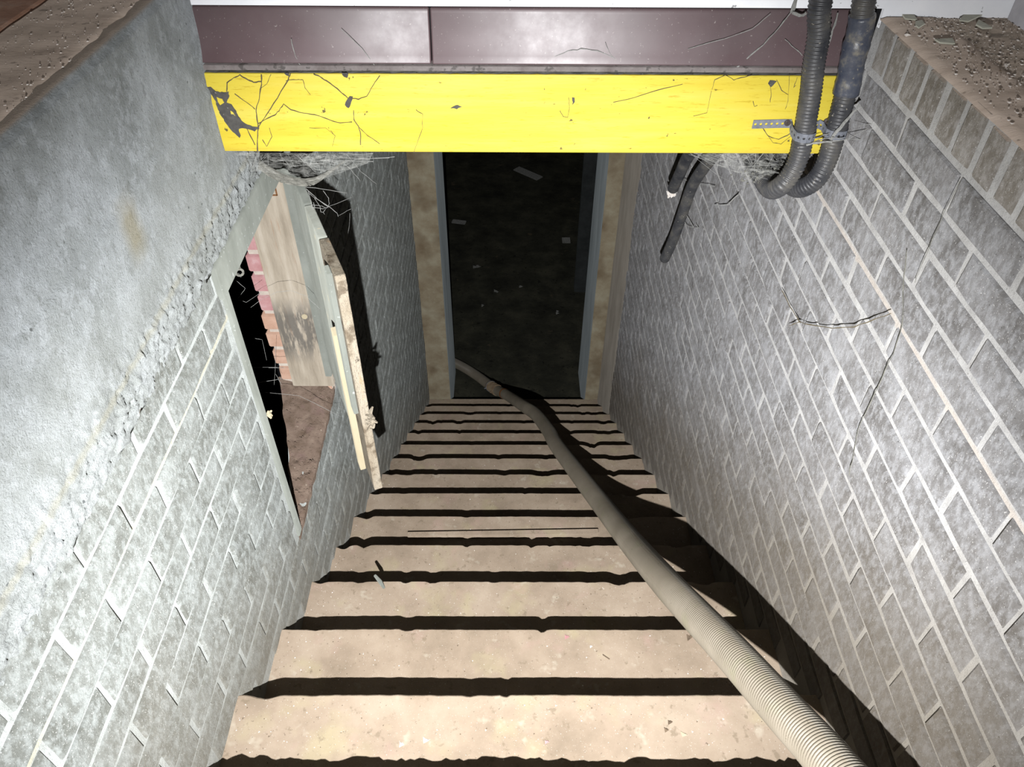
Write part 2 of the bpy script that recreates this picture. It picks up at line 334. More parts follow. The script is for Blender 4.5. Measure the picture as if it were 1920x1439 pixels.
# ------------------------------------------------------------------ steps
stairs = empty('staircase', (0, yk(13), ZF))
tag(stairs, 'steep flight of dusty beige concrete steps going down between brick walls to the dark doorway', 'stairs')
CH = {1: [(.09, .014, .012), (-.255, .008, .02)], 3: [(-.136, .012, .012), (.082, .014, .014), (-.48, .02, .02)],
      6: [(.16, .018, .05), (-.02, .006, .03)], 2: [(.33, .02, .03), (-.30, .01, .015), (-.22, .01, .02)], 5: [(.50, .02, .03)],
      7: [(-.44, .03, .04)], 4: [(.46, .015, .03)], 10: [(-.3, .02, .03)], 9: [(.35, .02, .03)], 11: [(-.25, .015, .04)], 0: [(-.52, .012, .03)]}
for k in range(-6, 14):
    r = random.Random(100+k); ch = list(CH.get(k, []))
    for _ in range(r.randint(2, 5)): ch.append((r.uniform(-.55, .64), r.uniform(.002, .008), r.uniform(.006, .02)))
    if abs(k) < 20 and k > 1:
        for _ in range(3): ch.append((r.choice((-1, 1))*r.uniform(.42, .6), r.uniform(.008, .02), r.uniform(.015, .04)))
    def edge(x, k=k, ch=ch):
        e = .0016*N3((x*5, k*3.1, 0)) + .0012*N3((x*45, k, 5))
        for c, d, w_ in ch: e -= .55*d*math.exp(-abs((x-c)/(w_*.8))**3)*(1+.5*N3((x*120, k, 2)))
        if k == -1:
            e += .013+.006*N3((x*9, 1.7, 3))+.009*max(-.3, N3((x*34, 4.4, 8)))+.005*N3((x*120, 2, 2))
        return e
    mb = MB(); nx = 160
    ya = yk(k-1)-.02; yb = yk(k); z = zk(k); zb = zk(k+1)-.03
    rows = 9
    def P(i, j, ya=ya, yb=yb, z=z, zb=zb, edge=edge, k=k):
        x = XL-.01+(XR-XL+.02)*i/nx; e = edge(x); yy = yb+e
        sag = .0008*N3((x*2.5, k*1.3, 1))
        prof = [(ya, zb), (ya, z+sag), (ya+.06, z+sag), (yb-.10, z+sag), (yy-.012, z+sag), (yy-.004, z+sag-.0015), (yy, z-.006+sag),
                (yb-.004+e*.6, z-.03), (yb-.008, z-.08), (yb-.01, zb)]
        return (x, prof[j][0], prof[j][1]+(.0012*N3((x*30, prof[j][0]*30, 0)) if 1 < j < 5 else 0))
    mb.grid(lambda u, v: P(round(u*nx), round(v*rows)), nx, rows)
    b = 0
    mb.f.append(tuple(range(rows+1))); mb.f.append(tuple(nx*(rows+1)+j for j in reversed(range(rows+1))))
    for i in range(nx): mb.f.append((i*(rows+1)+rows, i*(rows+1), (i+1)*(rows+1), (i+1)*(rows+1)+rows))
    mb.build('step', MATS['step'], stairs)

# ------------------------------------------------------------------ bricks
def brick_block(L, H, D, seed):
    """one brick, front face towards +x at x=0, centred on y,z; worn arrises"""
    r = random.Random(seed); vs = []; fs = []; n = 4
    ys = [-L/2+L*i/n for i in range(n+1)]
    def j(a): return r.uniform(-a, a)
    inn = .0035
    top = [(j(.0012)-.0008*(i in (0, n)), (y+(inn if i == 0 else -inn if i == n else 0))+j(.001), H/2-inn+j(.001)) for i, y in enumerate(ys)]
    bot = [(j(.0012)-.0008*(i in (0, n)), (y+(inn if i == 0 else -inn if i == n else 0))+j(.001), -H/2+inn+j(.001)) for i, y in enumerate(ys)]
    to = [(-.004, y, H/2) for y in ys]; bo = [(-.004, y, -H/2) for y in ys]
    tb = [(-D, y, H/2) for y in (ys[0], ys[-1])]; bb = [(-D, y, -H/2) for y in (ys[0], ys[-1])]
    m = n+1; vs = top+bot+to+bo+tb+bb
    for i in range(n):
        fs.append((i, i+1, m+i+1, m+i)); fs.append((2*m+i, 2*m+i+1, i+1, i)); fs.append((m+i, m+i+1, 3*m+i+1, 3*m+i))
    fs.append((2*m, 0, m, 3*m)); fs.append((n, 2*m+n, 3*m+n, m+n))
    q = 4*m
    fs.append(tuple(2*m+i for i in range(m))[::-1]+(q, q+1)); fs.append(tuple(3*m+i for i in range(m))+(q+3, q+2))
    fs.append((2*m, 3*m, q+2, q)); fs.append((2*m+n, q+1, q+3, 3*m+n))
    return vs, fs
def mesh_of(vs, fs, name):
    me = bpy.data.meshes.new(name); me.from_pydata(vs, [], fs)
    bm = bmesh.new(); bm.from_mesh(me); bmesh.ops.recalc_face_normals(bm, faces=bm.faces); bm.to_mesh(me); bm.free(); return me
def lay(parent, specs, side, mat, L, H, D=.05, limit=300, extra_used=0):
    """specs: (x, y0, y1, zc, jitterx) ; side -1 faces -x (right wall), +1 faces +x (left wall)"""
    var = [brick_block(L, H, D, i) for i in range(7)]
    mes = [mesh_of(*v, 'brick') for v in var]
    for me in mes: me.materials.append(mat)
    def key(sp):
        P = Vector((sp[0], (sp[1]+sp[2])/2, sp[3])); q = px(P)
        d = P.dot(FW)
        inside = -60 < q[0] < 1980 and -60 < q[1] < 1500
        return (not inside, d)
    specs = sorted(specs, key=key); rest = MB(); r = random.Random(5)
    for i, (x, ya, yb, zc, dx) in enumerate(specs):
        q = r.randrange(7); tilt = r.uniform(-.008, .008)
        M = Matrix.Translation((x+dx*-side*-1, (ya+yb)/2, zc)) @ Matrix.Rotation(tilt, 4, 'X') @ Matrix.Diagonal((side, (yb-ya)/L, 1, 1))
        if i < limit-extra_used:
            o = bpy.data.objects.new('brick', mes[q]); S.collection.objects.link(o); o.parent = parent
            if side < 0: M = Matrix.Translation((x-dx, (ya+yb)/2, zc)) @ Matrix.Rotation(math.pi, 4, 'Z') @ Matrix.Rotation(tilt, 4, 'X') @ Matrix.Diagonal((1, (yb-ya)/L, 1, 1))
            o.matrix_world = M
        else:
            if side < 0: M = Matrix.Translation((x-dx, (ya+yb)/2, zc)) @ Matrix.Rotation(math.pi, 4, 'Z') @ Matrix.Diagonal((1, (yb-ya)/L, 1, 1))
            rest.add([M @ Vector(v) for v in var[q][0]], var[q][1])
    if rest.v: rest.build('distant_bricks', mat, parent)['kind'] = 'stuff'

# right wall ------------------------------------------------------
wr = MB(); wr.box((XR+.0035, -1.3, -4.3), (XR+.16, 4.7, -.455))
wall_right = struct(wr.build('wall_right', MATS['mortar_r']))
GR = .0693; PR = .2035; JT = .0105
specs = []; rr = random.Random(3)
row = 0
while True:
    ztop = -.522-row*GR; zc = ztop-GR/2-.0005
    if zc < -4.0: break
    ph = (.0 if row % 2 == 0 else .108)-.0006*row
    n = -8
    while True:
        ya = ph+n*PR; yb = ya+PR; n += 1
        if ya > YD0: break
        if yb < -1.25: continue
        yb2 = min(yb, YD0)
        if yb2-ya < .05: continue
        if stairz(ya)-.03 > zc+GR: continue
        j = rr.uniform(-.0025, .0025)
        specs.append((XR, ya+JT/2+j, yb2-JT/2+j, zc, rr.uniform(-.0018, .0034)))
    row += 1
lay(wall_right, specs, -1, MATS['brick_r'], PR-JT, GR-JT)
# rowlock capping
cap = MATS['brick_row']
capvar = []
for i in range(5):
    mb = MB(); r = random.Random(40+i)
    Lc, Hc, Dc = .0575, .083, .106
    mb.grid(lambda u, v: (Dc*(.5-u)*-1, Lc*(v-.5)*(1-.05*(abs(u-.0) < .01)), 0), 1, 1)
    mb.v = []; mb.f = []
    mb.box((0, -Lc/2, -Hc/2), (Dc, Lc/2, Hc/2))
    me = bpy.data.meshes.new('capping_brick'); bm = bmesh.new(); t = bpy.data.meshes.new('t'); t.from_pydata(mb.v, [], mb.f); bm.from_mesh(t)
    bmesh.ops.recalc_face_normals(bm, faces=bm.faces); bmesh.ops.bevel(bm, geom=bm.edges[:], offset=.006, segments=1, affect='EDGES')
    for v in bm.verts: v.co += Vector([r.uniform(-.0012, .0012) for _ in range(3)])
    bm.to_mesh(me); bm.free(); me.materials.append(cap); capvar.append(me)
y = 1.43
joints = [1.42, 1.352, 1.284, 1.212, 1.142, 1.072, 1.007, .941, .875]
while joints[-1] > -1.2: joints.append(joints[-1]-.0677)
for a, b in zip(joints, joints[1:]):
    o = bpy.data.objects.new('capping_brick', random.choice(capvar)); S.collection.objects.link(o); o.parent = wall_right
    o.matrix_world = Matrix.Translation((XR+random.uniform(-.001, .0015), (a+b)/2, -.4785+random.uniform(-.001, .001))) @ Matrix.Rotation(random.uniform(-.01, .01), 4, 'X') @ Matrix.Diagonal((1, (a-b-.0105)/.0575, 1, 1))
mb = MB(); mb.box((XR+.003, -1.25, -.515), (XR+.104, 1.43, -.4395)); mb.build('capping_mortar', MATS['mortar_r'], wall_right)
# plaster run beside the doorway
mb = MB(); mb.grid(lambda u, v: (XR-.008+.003*N3((u*2, v*9, 3)), 3.50+.46*u+.02*(1-u)*N3((v*6, 1, 1)), -3.85+3.0*v), 8, 60); 
mb.grid(lambda u, v: (XR-.008+.012*u, 3.50+.02*N3((v*6, 1, 1)), -3.85+3.0*v), 2, 60)
mb.build('plaster_patch', MATS['plaster'], wall_right, fix=False)['label'] = 'smooth grey plaster strip next to the doorway'

# left wall --------------------------------------------------------
XB = -.7352
wl = MB()
wl.box((XB, -1.3, -4.3), (XL-.0035, HY0, -.80))                 # near part
wl.box((XB, HY1, -4.3), (XL-.0035, 4.7, -.45))                  # far part
# wall under the hatch: runs out to nothing towards the near jamb
q = [(XL-.0035, HY0), (XL-.0035, HY1), (XB, HY1), (XL-.03, HY0)]
wl.prism([Vector((a, b, -4.3)) for a, b in q], (0, 0, 4.3+SILL))
wall_left = struct(wl.build('wall_left', MATS['mortar_l']))
GL = .0703; PL = .207
specs = []; rr = random.Random(9)
row = 0
while True:
    ztop = -.817-row*GL; zc = ztop-GL/2
    if zc < -4.0: break
    ph = (.583-3*PL if row % 2 == 0 else .487-3*PL)
    n = -6
    while True:
        ya = ph+n*PL; yb = ya+PL; n += 1
        if ya > YD0: break
        if yb < -1.25: continue
        yb = min(yb, YD0)
        segs = []
        if zc-GL/2 > SILL-.01:                   # beside the hatch
            if ya < HY0-.035: segs.append((ya, min(yb, HY0-.035)))
            if yb > HY1+.004: segs.append((max(ya, HY1-.002), yb))
        else: segs.append((ya, yb))
        for a, b in segs:
            if b-a < .035: continue
            if stairz(a)-.03 > zc+GL: continue
            j = rr.uniform(-.002, .002)
            specs.append((XL, a+JT/2+j, b-JT/2+j, zc, rr.uniform(-.0016, .0026)))
    row += 1
# extra courses above on the far wall
for row in range(1, 6):
    zc = -.817+row*GL-GL/2; ph = (.583 if row % 2 else .487)
    for n in range(5, 18):
        a = ph+n*PL; b = a+PL
        if b < HY1+.05 or a > YD0: continue
        specs.append((XL, max(a, HY1)+JT/2, min(b, YD0)-JT/2, zc, 0))
lay(wall_left, specs, 1, MATS['brick_l'], PL-JT, GL-.0088, limit=286)

# concrete band over the brickwork and over the hatch
def cfn(u, v):
    y_ = -1.3+(1.98+1.3)*u; z_ = -.377+(-.835+.377)*v
    d = .010+.005*N3((y_*2.2, z_*4, 0))+.0018*N3((y_*11, z_*13, 4))
    if z_ < -.70: 
        s_ = min(1, (-.70-z_)/.06)
        d += s_*(.004*N3((y_*38, z_*44, 2))+.0045*N3((y_*90, z_*100, 7))+.0035*N3((y_*170, z_*190, 1))) - .009*max(0, (-.76-z_)/.075)**1.5
    c = z_+.553+.012*N3((y_*4, 0, 9)); d -= .004*math.exp(-(c/.004)**2)*(.6+N3((y_*20, 1, 1))); d += .003*math.exp(-((c+.014)/.012)**2)
    if v == 1: z_ += .012*N3((y_*14, 0, 0))+.006*N3((y_*50, 3, 0))
    if v < .02: d -= .006; z_ -= .002*N3((y_*30, 0, 0))
    return (XL+d, y_, z_)
mb = MB(); nu, nv = 620, 100; mb.grid(cfn, nu, nv)
b = len(mb.v)
for i in range(nu+1):
    yy = -1.3+(1.98+1.3)*i/nu; mb.v.append((XL-.006, yy, -.374+.0012*N3((yy*30, 0, 0)))); mb.v.append((XB+.012, yy, -.377+.002*N3((yy*8, 2, 0)))); mb.v.append((XB+.012, yy, -.80)); mb.v.append((XL-.002, yy, -.842))
for i in range(nu):
    a = i*(nv+1); c = (i+1)*(nv+1); p = b+4*i; q_ = p+4
    mb.f += [(a, c, q_, p), (p, q_, q_+1, p+1), (p+1, q_+1, q_+2, p+2), (p+2, q_+2, q_+3, p+3), (p+3, q_+3, c+nv, a+nv)]
for i, s_ in ((0, 1), (nu, -1)):
    a = i*(nv+1); p = b+4*i; f = tuple(range(a, a+nv+1))+(p+3, p+2, p+1, p); mb.f.append(f if s_ < 0 else f[::-1])
o = mb.build('lintel', MATS['concrete'], wall_left, smooth=True, fix=False)
me = o.data
bm = bmesh.new(); bm.from_mesh(me); bmesh.ops.recalc_face_normals(bm, faces=bm.faces); bm.to_mesh(me); bm.free()
o['label'] = 'pale rough cast concrete band above the brick courses'
# dust on the top of the left wall
mb = MB(); mb.grid(lambda u, v: (XL-.004-.155*v, -1.3+2.72*u, -.3735+.002*N3((u*60, v*8, 0))-.006*(v < .05)), 200, 12)
mb.build('dust_layer', MATS['dust_floor'], wall_left, smooth=True)['kind'] = 'stuff'

# far reveal of the hatch: pinkish brick ends in cream mortar (part of wall_left)
mb = MB(); mb.box((XB+.006, HY1-.012, -1.72), (XL-.002, HY1+.02, -.86)); mb.build('reveal_mortar', MATS['whitemortar'], wall_left)
z = -.90; i = 0; rr = random.Random(2)
while z > -1.70:
    hgt = .055; mb = MB()
    x0_ = XB-rr.uniform(-.004, .008)
    mb.box((x0_, HY1-.019-rr.uniform(0, .003), z-hgt), (XL-.003, HY1+.03, z), jit=.0012)
    o = bevel(mb.build('reveal_brick', MATS['redbrick'] if z > -1.33 else MATS['orangebrick'], wall_left), .004, 1)
    if i == 0: pass
    z -= .0703; i += 1
# crumbling sill with dirt heaped against the post
def sfn(u, v):
    y_ = HY0-.03+(HY1-HY0+.03)*u
    t = max(0, (y_-HY0)/(HY1-HY0)); xb = (XL-.018)*(1-t)+(XB-.01)*t
    xf = XL+.001+.003*N3((y_*30, 0, 0))
    x_ = xf+(xb-xf)*v
    x_ += .012*N3((y_*14, 5, 5))*v
    z_ = SILL+.006+.075*max(0, t-.45)**1.3*1.6*min(1, v*5+.25)+.012*N3((x_*22, y_*22, 0))*min(1, v*6)+.006*N3((x_*70, y_*70, 3))
    return (x_, y_, z_)
mb = MB(); mb.grid(sfn, 70, 30); n0 = len(mb.v)
def sfn2(u, v):
    a = sfn(u, 1); return (a[0]-.004*v, a[1], a[2]-(.35)*v)
mb.grid(sfn2, 70, 4); mb.grid(lambda u, v: (sfn(u, 0)[0]-.001*v, sfn(u, 0)[1], sfn(u, 0)[2]-.02*v), 70, 1)
o = mb.build('sill', MATS['rubble'], wall_left, smooth=True, fix=False); o['label'] = 'crumbled sill covered in brown dirt'
mb = MB()
for _ in range(260):
    u = random.random()**.7; v = random.random(); p = Vector(sfn(u, v)); mb.pebble(p+Vector((0, 0, .002)), random.uniform(.0015, .006))
mb.build('rubble_crumbs', MATS['rubble'], wall_left)['kind'] = 'stuff'

# crawl space behind the hatch (darkness put into its near-black colour, closed all round against stray light)
def shell(prefix, x0_, x1_, y0_, y1_, z0_, z1_, names, mat, t=.05):
    d = {'left': ((x0_-t, y0_-t, z0_-t), (x0_, y1_+t, z1_+t)), 'right': ((x1_, y0_-t, z0_-t), (x1_+t, y1_+t, z1_+t)),
         'front': ((x0_, y0_-t, z0_-t), (x1_, y0_, z1_+t)), 'back': ((x0_, y1_, z0_-t), (x1_, y1_+t, z1_+t)),
         'floor': ((x0_, y0_, z0_-t), (x1_, y1_, z0_)), 'ceiling': ((x0_, y0_, z1_), (x1_, y1_, z1_+t))}
    for n in names:
        mb = MB(); mb.box(*d[n]); nm = n if n in ('floor', 'ceiling') else 'wall_'+n
        struct(mb.build(prefix(nm), mat))
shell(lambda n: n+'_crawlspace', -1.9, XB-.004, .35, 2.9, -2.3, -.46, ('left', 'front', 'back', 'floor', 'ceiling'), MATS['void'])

# hatch frame and its broken door -----------------------------------
hf = empty('hatch_frame', (XL, 1.78, SILL)); tag(hf, 'weathered timber frame around the small hatch in the left brick wall', 'frame')
mb = MB(); mb.box((XL-.045, HY0-.030, -1.72), (XL+.003, HY0-.002, -.86)); bevel(mb.build('jamb', MATS['frame'], hf), .003)['label'] = 'faded grey green upright at the near edge'
mb = MB(); mb.box((XL-.05, HY0-.045, -.905), (XL+.008, HY1+.03, -.828)); bevel(mb.build('head', MATS['frame'], hf), .004)['label'] = 'faded grey green head under the concrete'
a = ony(482, 420, 1.775); b_ = ony(545, 653, 1.775)
mb = MB(); mb.box((-.688, 1.758, -1.655), (-.556, 1.789, -.86))
bevel(mb.build('jamb', MATS['post'], hf), .004)['label'] = 'wide brown stained board against the pink bricks'
mb = MB(); mb.box((-.573, 1.744, -1.60), (-.553, 1.80, -.86)); bevel(mb.build('door_stop', MATS['frame'], hf), .003)
c = ony(571, 594, 1.757); mb = MB(); mb.tube([c+Vector((0, .004, 0)), c+Vector((0, -.0015, 0))], .0085, 14); mb.build('plug', MATS['lath'], hf)
c = ony(511, 358, 1.757); mb = MB()
for dx, dz, a_, b_ in ((-.009, 0, .0015, .012), (.009, 0, .0015, .012), (0, .012, .0105, .0015), (0, -.012, .0105, .0015)): mb.box((c.x+dx-a_, c.y-.002, c.z+dz-b_), (c.x+dx+a_, c.y+.003, c.z+dz+b_))
mb.build('latch_plate', MATS['rust'], hf)

FE = Vector((-.345, 1.27, 0)); HG = Vector((-.553, 1.765, 0)); LD = (HG-FE).normalized(); LN = Vector((-LD.y, LD.x, 0)); LN = -LN if LN.dot(Vector((0, -1, 0))) < 0 else LN
LW = (HG-FE).length
door = empty('hatch_door', (HG.x, HG.y, -1.6)); tag(door, 'narrow broken timber door hanging open from the hatch in the left wall', 'door')
def slab(s0, s1, z0_, z1_, n0, n1, name, mat, ragged=0, label=None, bev=.0015):
    """a board of the leaf: s along the leaf from its free edge, n out of the face the camera sees"""
    mb = MB(); nz = 26
    def q(s, n, z): return FE+LD*s+LN*n+Vector((0, 0, z))
    for i in range(nz+1):
        z_ = z0_+(z1_-z0_)*i/nz; e = ragged*(N3((z_*16, s0*9, 1))+.6*N3((z_*60, 2, s1)))
        mb.v += [tuple(q(s0+e, n0, z_)), tuple(q(s0+e*.6, n1, z_)), tuple(q(s1, n1, z_)), tuple(q(s1, n0, z_))]
    for i in range(nz):
        for k in range(4): a = 4*i+k; b2 = 4*i+(k+1) % 4; mb.f.append((a, b2, b2+4, a+4))
    mb.f += [(3, 2, 1, 0), (4*nz, 4*nz+1, 4*nz+2, 4*nz+3)]
    o = mb.build(name, mat, door)
    if bev: bevel(o, bev, 1)
    if label: o['label'] = label
    return o
slab(.0, .15, -1.57, -.885, -.014, .008, 'board', MATS['splinter'], .009, 'splintered raw wood board at the free edge')
slab(.155, .30, -1.55, -.883, -.012, .008, 'board', MATS['paint_board'], .001, 'board with flaking pale paint')
slab(.305, LW-.01, -1.55, -.88, -.012, .008, 'board', MATS['frame'], .001)
slab(.02, .055, -1.30, -.89, .009, .020, 'edge_strip', MATS['frame'], .001, 'grey painted strip along the edge')
slab(.085, .118, -1.575, -1.10, .009, .024, 'batten', MATS['lath'], .0005, 'clean cream batten nailed to the face')
mb = MB(); P0 = FE+Vector((.012, 0, -1.31))
for i in range(16):
    d = Vector((random.uniform(-.2, 1), random.uniform(-.5, .5), random.uniform(-.8, .8))).normalized()
    p = P0+Vector((random.uniform(-.012, .006), 0, random.uniform(-.03, .03))); mb.tube([p, p+d*random.uniform(.008, .017)], [.006, .002], 5)
mb.build('splinter_tuft', MATS['splinter'], door)
mb = MB(); p = onx(503, 778, XL+.004)
for i in range(14):
    d = Vector((random.uniform(0, 1), random.uniform(-1, 1), random.uniform(-1, 1))).normalized(); mb.tube([p, p+d*random.uniform(.006, .014)], [.005, .002], 5)
tag(mb.build('wood_chip', MATS['lath']), 'small cream wood chip stuck on the edge of the left hatch upright', 'wood chip')

# ------------------------------------------------------------------ doorway at the foot of the stairs
dr = struct(empty('door_1', (0, YD0, ZF)))
def ragged_jamb(x0_, x1_, name, flip):
    mb = MB(); nz = 90
    for i in range(nz+1):
        z_ = ZF-.02+(-1.80-ZF)*i/nz; e = .006*N3((z_*9, x0_*3, 0))+.004*N3((z_*30, x0_, 4))
        xa, xb = (x0_+e, x1_) if flip else (x0_, x1_+e)
        mb.v += [(xa, YD0+.004*N3((z_*6, 8, x0_)), z_), (xb, YD0+.003*N3((z_*6, 3, x0_)), z_), (xb, YD1, z_), (xa, YD1, z_)]
    for i in range(nz):
        for k in range(4): a = 4*i+k; b2 = 4*i+(k+1) % 4; mb.f.append((a, b2, b2+4, a+4))
    mb.f += [(3, 2, 1, 0), (4*nz, 4*nz+1, 4*nz+2, 4*nz+3)]
    return mb.build(name, MATS['jamb'], dr)
ragged_jamb(XL-.03, -.421, 'jamb', True); ragged_jamb(.569, XR+.03, 'jamb', False)
mb = MB(); mb.box((-.421, YD0+.006, ZF), (-.4165, YD1-.003, -1.82)); mb.build('reveal_skim', MATS['jamb_in'], dr)['label'] = 'grey blue skimmed side of the opening'
mb = MB(); mb.box((.5635, YD0+.006, ZF), (.569, YD1-.003, -1.82)); mb.build('reveal_skim', MATS['jamb_in'], dr)['label'] = 'grey blue skimmed side of the opening'
mb = MB(); mb.box((XL-.03, YD0, -1.82), (XR+.03, YD1, -.7)); mb.build('header', MATS['jamb'], dr)

# dark room beyond
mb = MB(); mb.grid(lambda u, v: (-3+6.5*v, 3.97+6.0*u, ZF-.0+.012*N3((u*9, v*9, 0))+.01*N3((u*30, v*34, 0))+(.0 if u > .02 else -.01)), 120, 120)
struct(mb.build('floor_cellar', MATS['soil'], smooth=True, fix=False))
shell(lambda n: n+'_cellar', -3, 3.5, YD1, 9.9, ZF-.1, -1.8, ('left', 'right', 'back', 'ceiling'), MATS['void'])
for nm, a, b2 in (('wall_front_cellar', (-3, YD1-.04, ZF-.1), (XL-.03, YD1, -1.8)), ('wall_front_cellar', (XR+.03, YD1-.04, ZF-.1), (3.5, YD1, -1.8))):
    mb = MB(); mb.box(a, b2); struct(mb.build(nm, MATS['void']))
def onfloor(x, y, dz=.01): p_ = onz(x, y, ZF+dz); return p_
for (qx, qy, s_, lab) in ((893, 500, .035, 'crumpled pale scrap lying deepest left on the dark cellar floor'), (930, 546, .024, 'small white stone on the cellar floor near the middle of the doorway'),
                          (975, 539, .022, 'dim grey stone right of the white stone on the cellar floor'), (1046, 586, .024, 'white crumpled chip at the right of the cellar floor'),
                          (905, 574, .02, 'faint grey pebble on the cellar floor below the white stone')):
    p_ = onfloor(qx, qy); mb = MB()
    for _ in range(3): mb.pebble(p_+Vector((random.uniform(-s_, s_)*.5, random.uniform(-s_, s_)*.6, .002)), s_*.8)
    tag(mb.build('rubble_chip', MATS['cellar_chip']), lab, 'debris')
for (qa, qb, w_, lab) in (((848, 416), (873, 419), .03, 'short pale board on the left of the dark cellar floor'), ((1054, 452), (1069, 452), .045, 'small pale block on the right of the dark cellar floor'),
                          ((968, 317), (1012, 336), .05, 'long pale plank lying far back on the cellar floor')):
    a = onfloor(*qa, .02); b2 = onfloor(*qb, .02); d = (b2-a).normalized(); nn = Vector((-d.y, d.x, 0))*w_
    mb = MB(); mb.prism([a-nn, b2-nn, b2+nn, a+nn], (0, 0, .015)); tag(bevel(mb.build('board_offcut', MATS['cellar_chip']), .003, 1), lab, 'board')
a = ony(1103, 480, 5.6); mb = MB(); mb.box((.60, 5.55, ZF-.02), (.70, 5.62, -1.85)); tag(bevel(mb.build('timber_post', MATS['darkpost']), .004, 1), 'dim grey upright board standing in the dark just inside the doorway on the right', 'post')

# ceiling over the flight, wall above
mb = MB(); mb.box((XL-.12, 1.46, -.62), (XR+.12, YD0+.02, -.48)); struct(mb.build('ceiling_stairs', MATS['jamb']))
mb = MB(); mb.box((-3.2, 1.436, -.422), (XR+.004, 1.60, 1.6)); mb.box((XR+.004, 1.436, -.60), (3.2, 1.60, 1.6)); mb.box((-3.2, 1.436, -.60), (XL-.17, 1.60, -.422))
struct(mb.build('wall_back', MATS['white_wall']))
mb = MB(); mb.box((XL-.02, 1.445, -.60), (XR+.01, 1.60, -.422)); struct(mb.build('trim_1', MATS['void']))   # backing behind skirting, near-black in place of shadow
base = struct(empty('baseboard_back', (0, 1.43, -.53)))
def skirt(x0_, x1_, dy):
    prof = [(1.4445, -.424), (1.4385, -.424), (1.436, -.430), (1.4325, -.455), (1.4275, -.480), (1.421, -.502), (1.4155, -.516), (1.4445, -.518)]
    mb = MB(); mb.add([(x0_, a+dy, b2) for a, b2 in prof]+[(x1_, a+dy, b2) for a, b2 in prof],
        [(i, (i+1) % 8, (i+1) % 8+8, i+8) for i in range(8)]+[tuple(range(8))[::-1], tuple(range(8, 16))])
    o = mb.build('panel', MATS['pvc'], base); 
    m = o.modifiers.new('b', 'BEVEL'); m.width = .004; m.segments = 3; m.limit_method = 'ANGLE'; m.angle_limit = .15
    o.data.polygons.foreach_set('use_smooth', [True]*len(o.data.polygons)); m.harden_normals = False
    return o
skirt(XL+.0, -.1425, 0); skirt(-.1405, .655, -.0015)
mb = MB(); mb.box((XL, 1.4135, -.528), (.655, 1.4445, -.519)); bevel(mb.build('lip', MATS['lip'], base), .002)['label'] = 'dusty lower lip of the brown skirting'

# yellow board -----------------------------------------------------
yb = empty('header_board', (0, 1.41, -.685)); tag(yb, 'bright yellow painted board spanning the stairwell under the brown skirting', 'board')
mb = MB(); mb.box((XL+.006, 1.410, -.6855), (.622, 1.436, -.5325)); bevel(mb.build('plank', MATS['yellow'], yb), .002)
mb = MB(); mb.grid(lambda u, v: (XL+.008+1.19*u, 1.4115+.0335*v, -.5312+.001*N3((u*80, v*4, 0))), 160, 6); mb.build('ledge_dust', MATS['ledge_dust'], yb)['kind'] = 'stuff'
mb = MB(); mb.box((XL+.012, 1.428, -.533), (-.46, 1.431, -.524)); mb.build('sliver', MATS['yellow'], yb)
# felted dust film, outline of the real smear on the board
def film(pts, name, mat, Y=1.4096, parent=yb):
    mb = MB(); q = []
    for (a, b2), (c, d) in zip(pts, pts[1:]+pts[:1]):
        n = max(1, int(math.hypot(c-a, d-b2)/4))
        for i in range(n): q.append((a+(c-a)*i/n+random.uniform(-1, 1), b2+(d-b2)*i/n+random.uniform(-1, 1)))
    mb.prism([ony(a, b2, Y) for a, b2 in q], (0, -.0012, 0)); return mb.build(name, mat, parent)
F1 = [(388,164),(395,162),(400,168),(408,172),(420,173),(428,172),(430,180),(426,192),(434,196),(444,212),(452,226),(464,234),(478,238),(486,236),(486,241),(478,246),(466,243),(456,240),(447,242),(452,256),(449,259),(440,250),(430,238),(421,226),(412,212),(408,200),(404,190),(398,178)]
film(F1, 'dust_film', MATS['scuff'])
film([(407,181),(416,186),(421,193),(414,196),(410,190)], 'bare_patch', MATS['yellow'], 1.4082)
film([(433,208),(440,214),(441,217),(434,213)], 'bare_patch', MATS['yellow'], 1.4082)
for P_ in ([(640,137),(654,137),(652,146),(646,144)], [(534,137),(543,137),(541,143)], [(646,196),(656,180),(662,182),(654,203)], [(845,203),(858,196),(866,201),(856,204)], [(1072,183),(1077,183),(1078,190),(1074,196)], [(1444,150),(1456,152),(1446,163),(1440,156)]):
    film(P_, 'dust_fleck', MATS['scuff'])

# ------------------------------------------------------------------ conduits
def spline(pts, step):
    pts = [Vector(p) for p in pts]; out = []
    for i in range(len(pts)-1):
        p0 = pts[max(i-1, 0)]; p1 = pts[i]; p2 = pts[i+1]; p3 = pts[min(i+2, len(pts)-1)]; n = max(2, int((p2-p1).length/.004))
        for k in range(n):
            t = k/n; out.append(.5*((2*p1)+(-p0+p2)*t+(2*p0-5*p1+4*p2-p3)*t*t+(-p0+3*p1-3*p2+p3)*t**3))
    out.append(pts[-1])
    res = [out[0]]; acc = 0; a = out[0]
    for b2 in out[1:]:
        d = (b2-a).length
        while acc+d >= step:
            t = (step-acc)/d; a = a+(b2-a)*t; res.append(a.copy()); d = (b2-a).length; acc = 0
        acc += d; a = b2
    return res
def corrugated(pts, r_out, r_in, pitch, n, name, mat, parent=None, smooth=True):
    ps = spline(pts, pitch/4); pat = (r_out, (r_out+r_in)/2, r_in, (r_out+r_in)/2)
    mb = MB(); mb.tube(ps, [pat[i % 4] for i in range(len(ps))], n); return mb.build(name, mat, parent, smooth, fix=False)
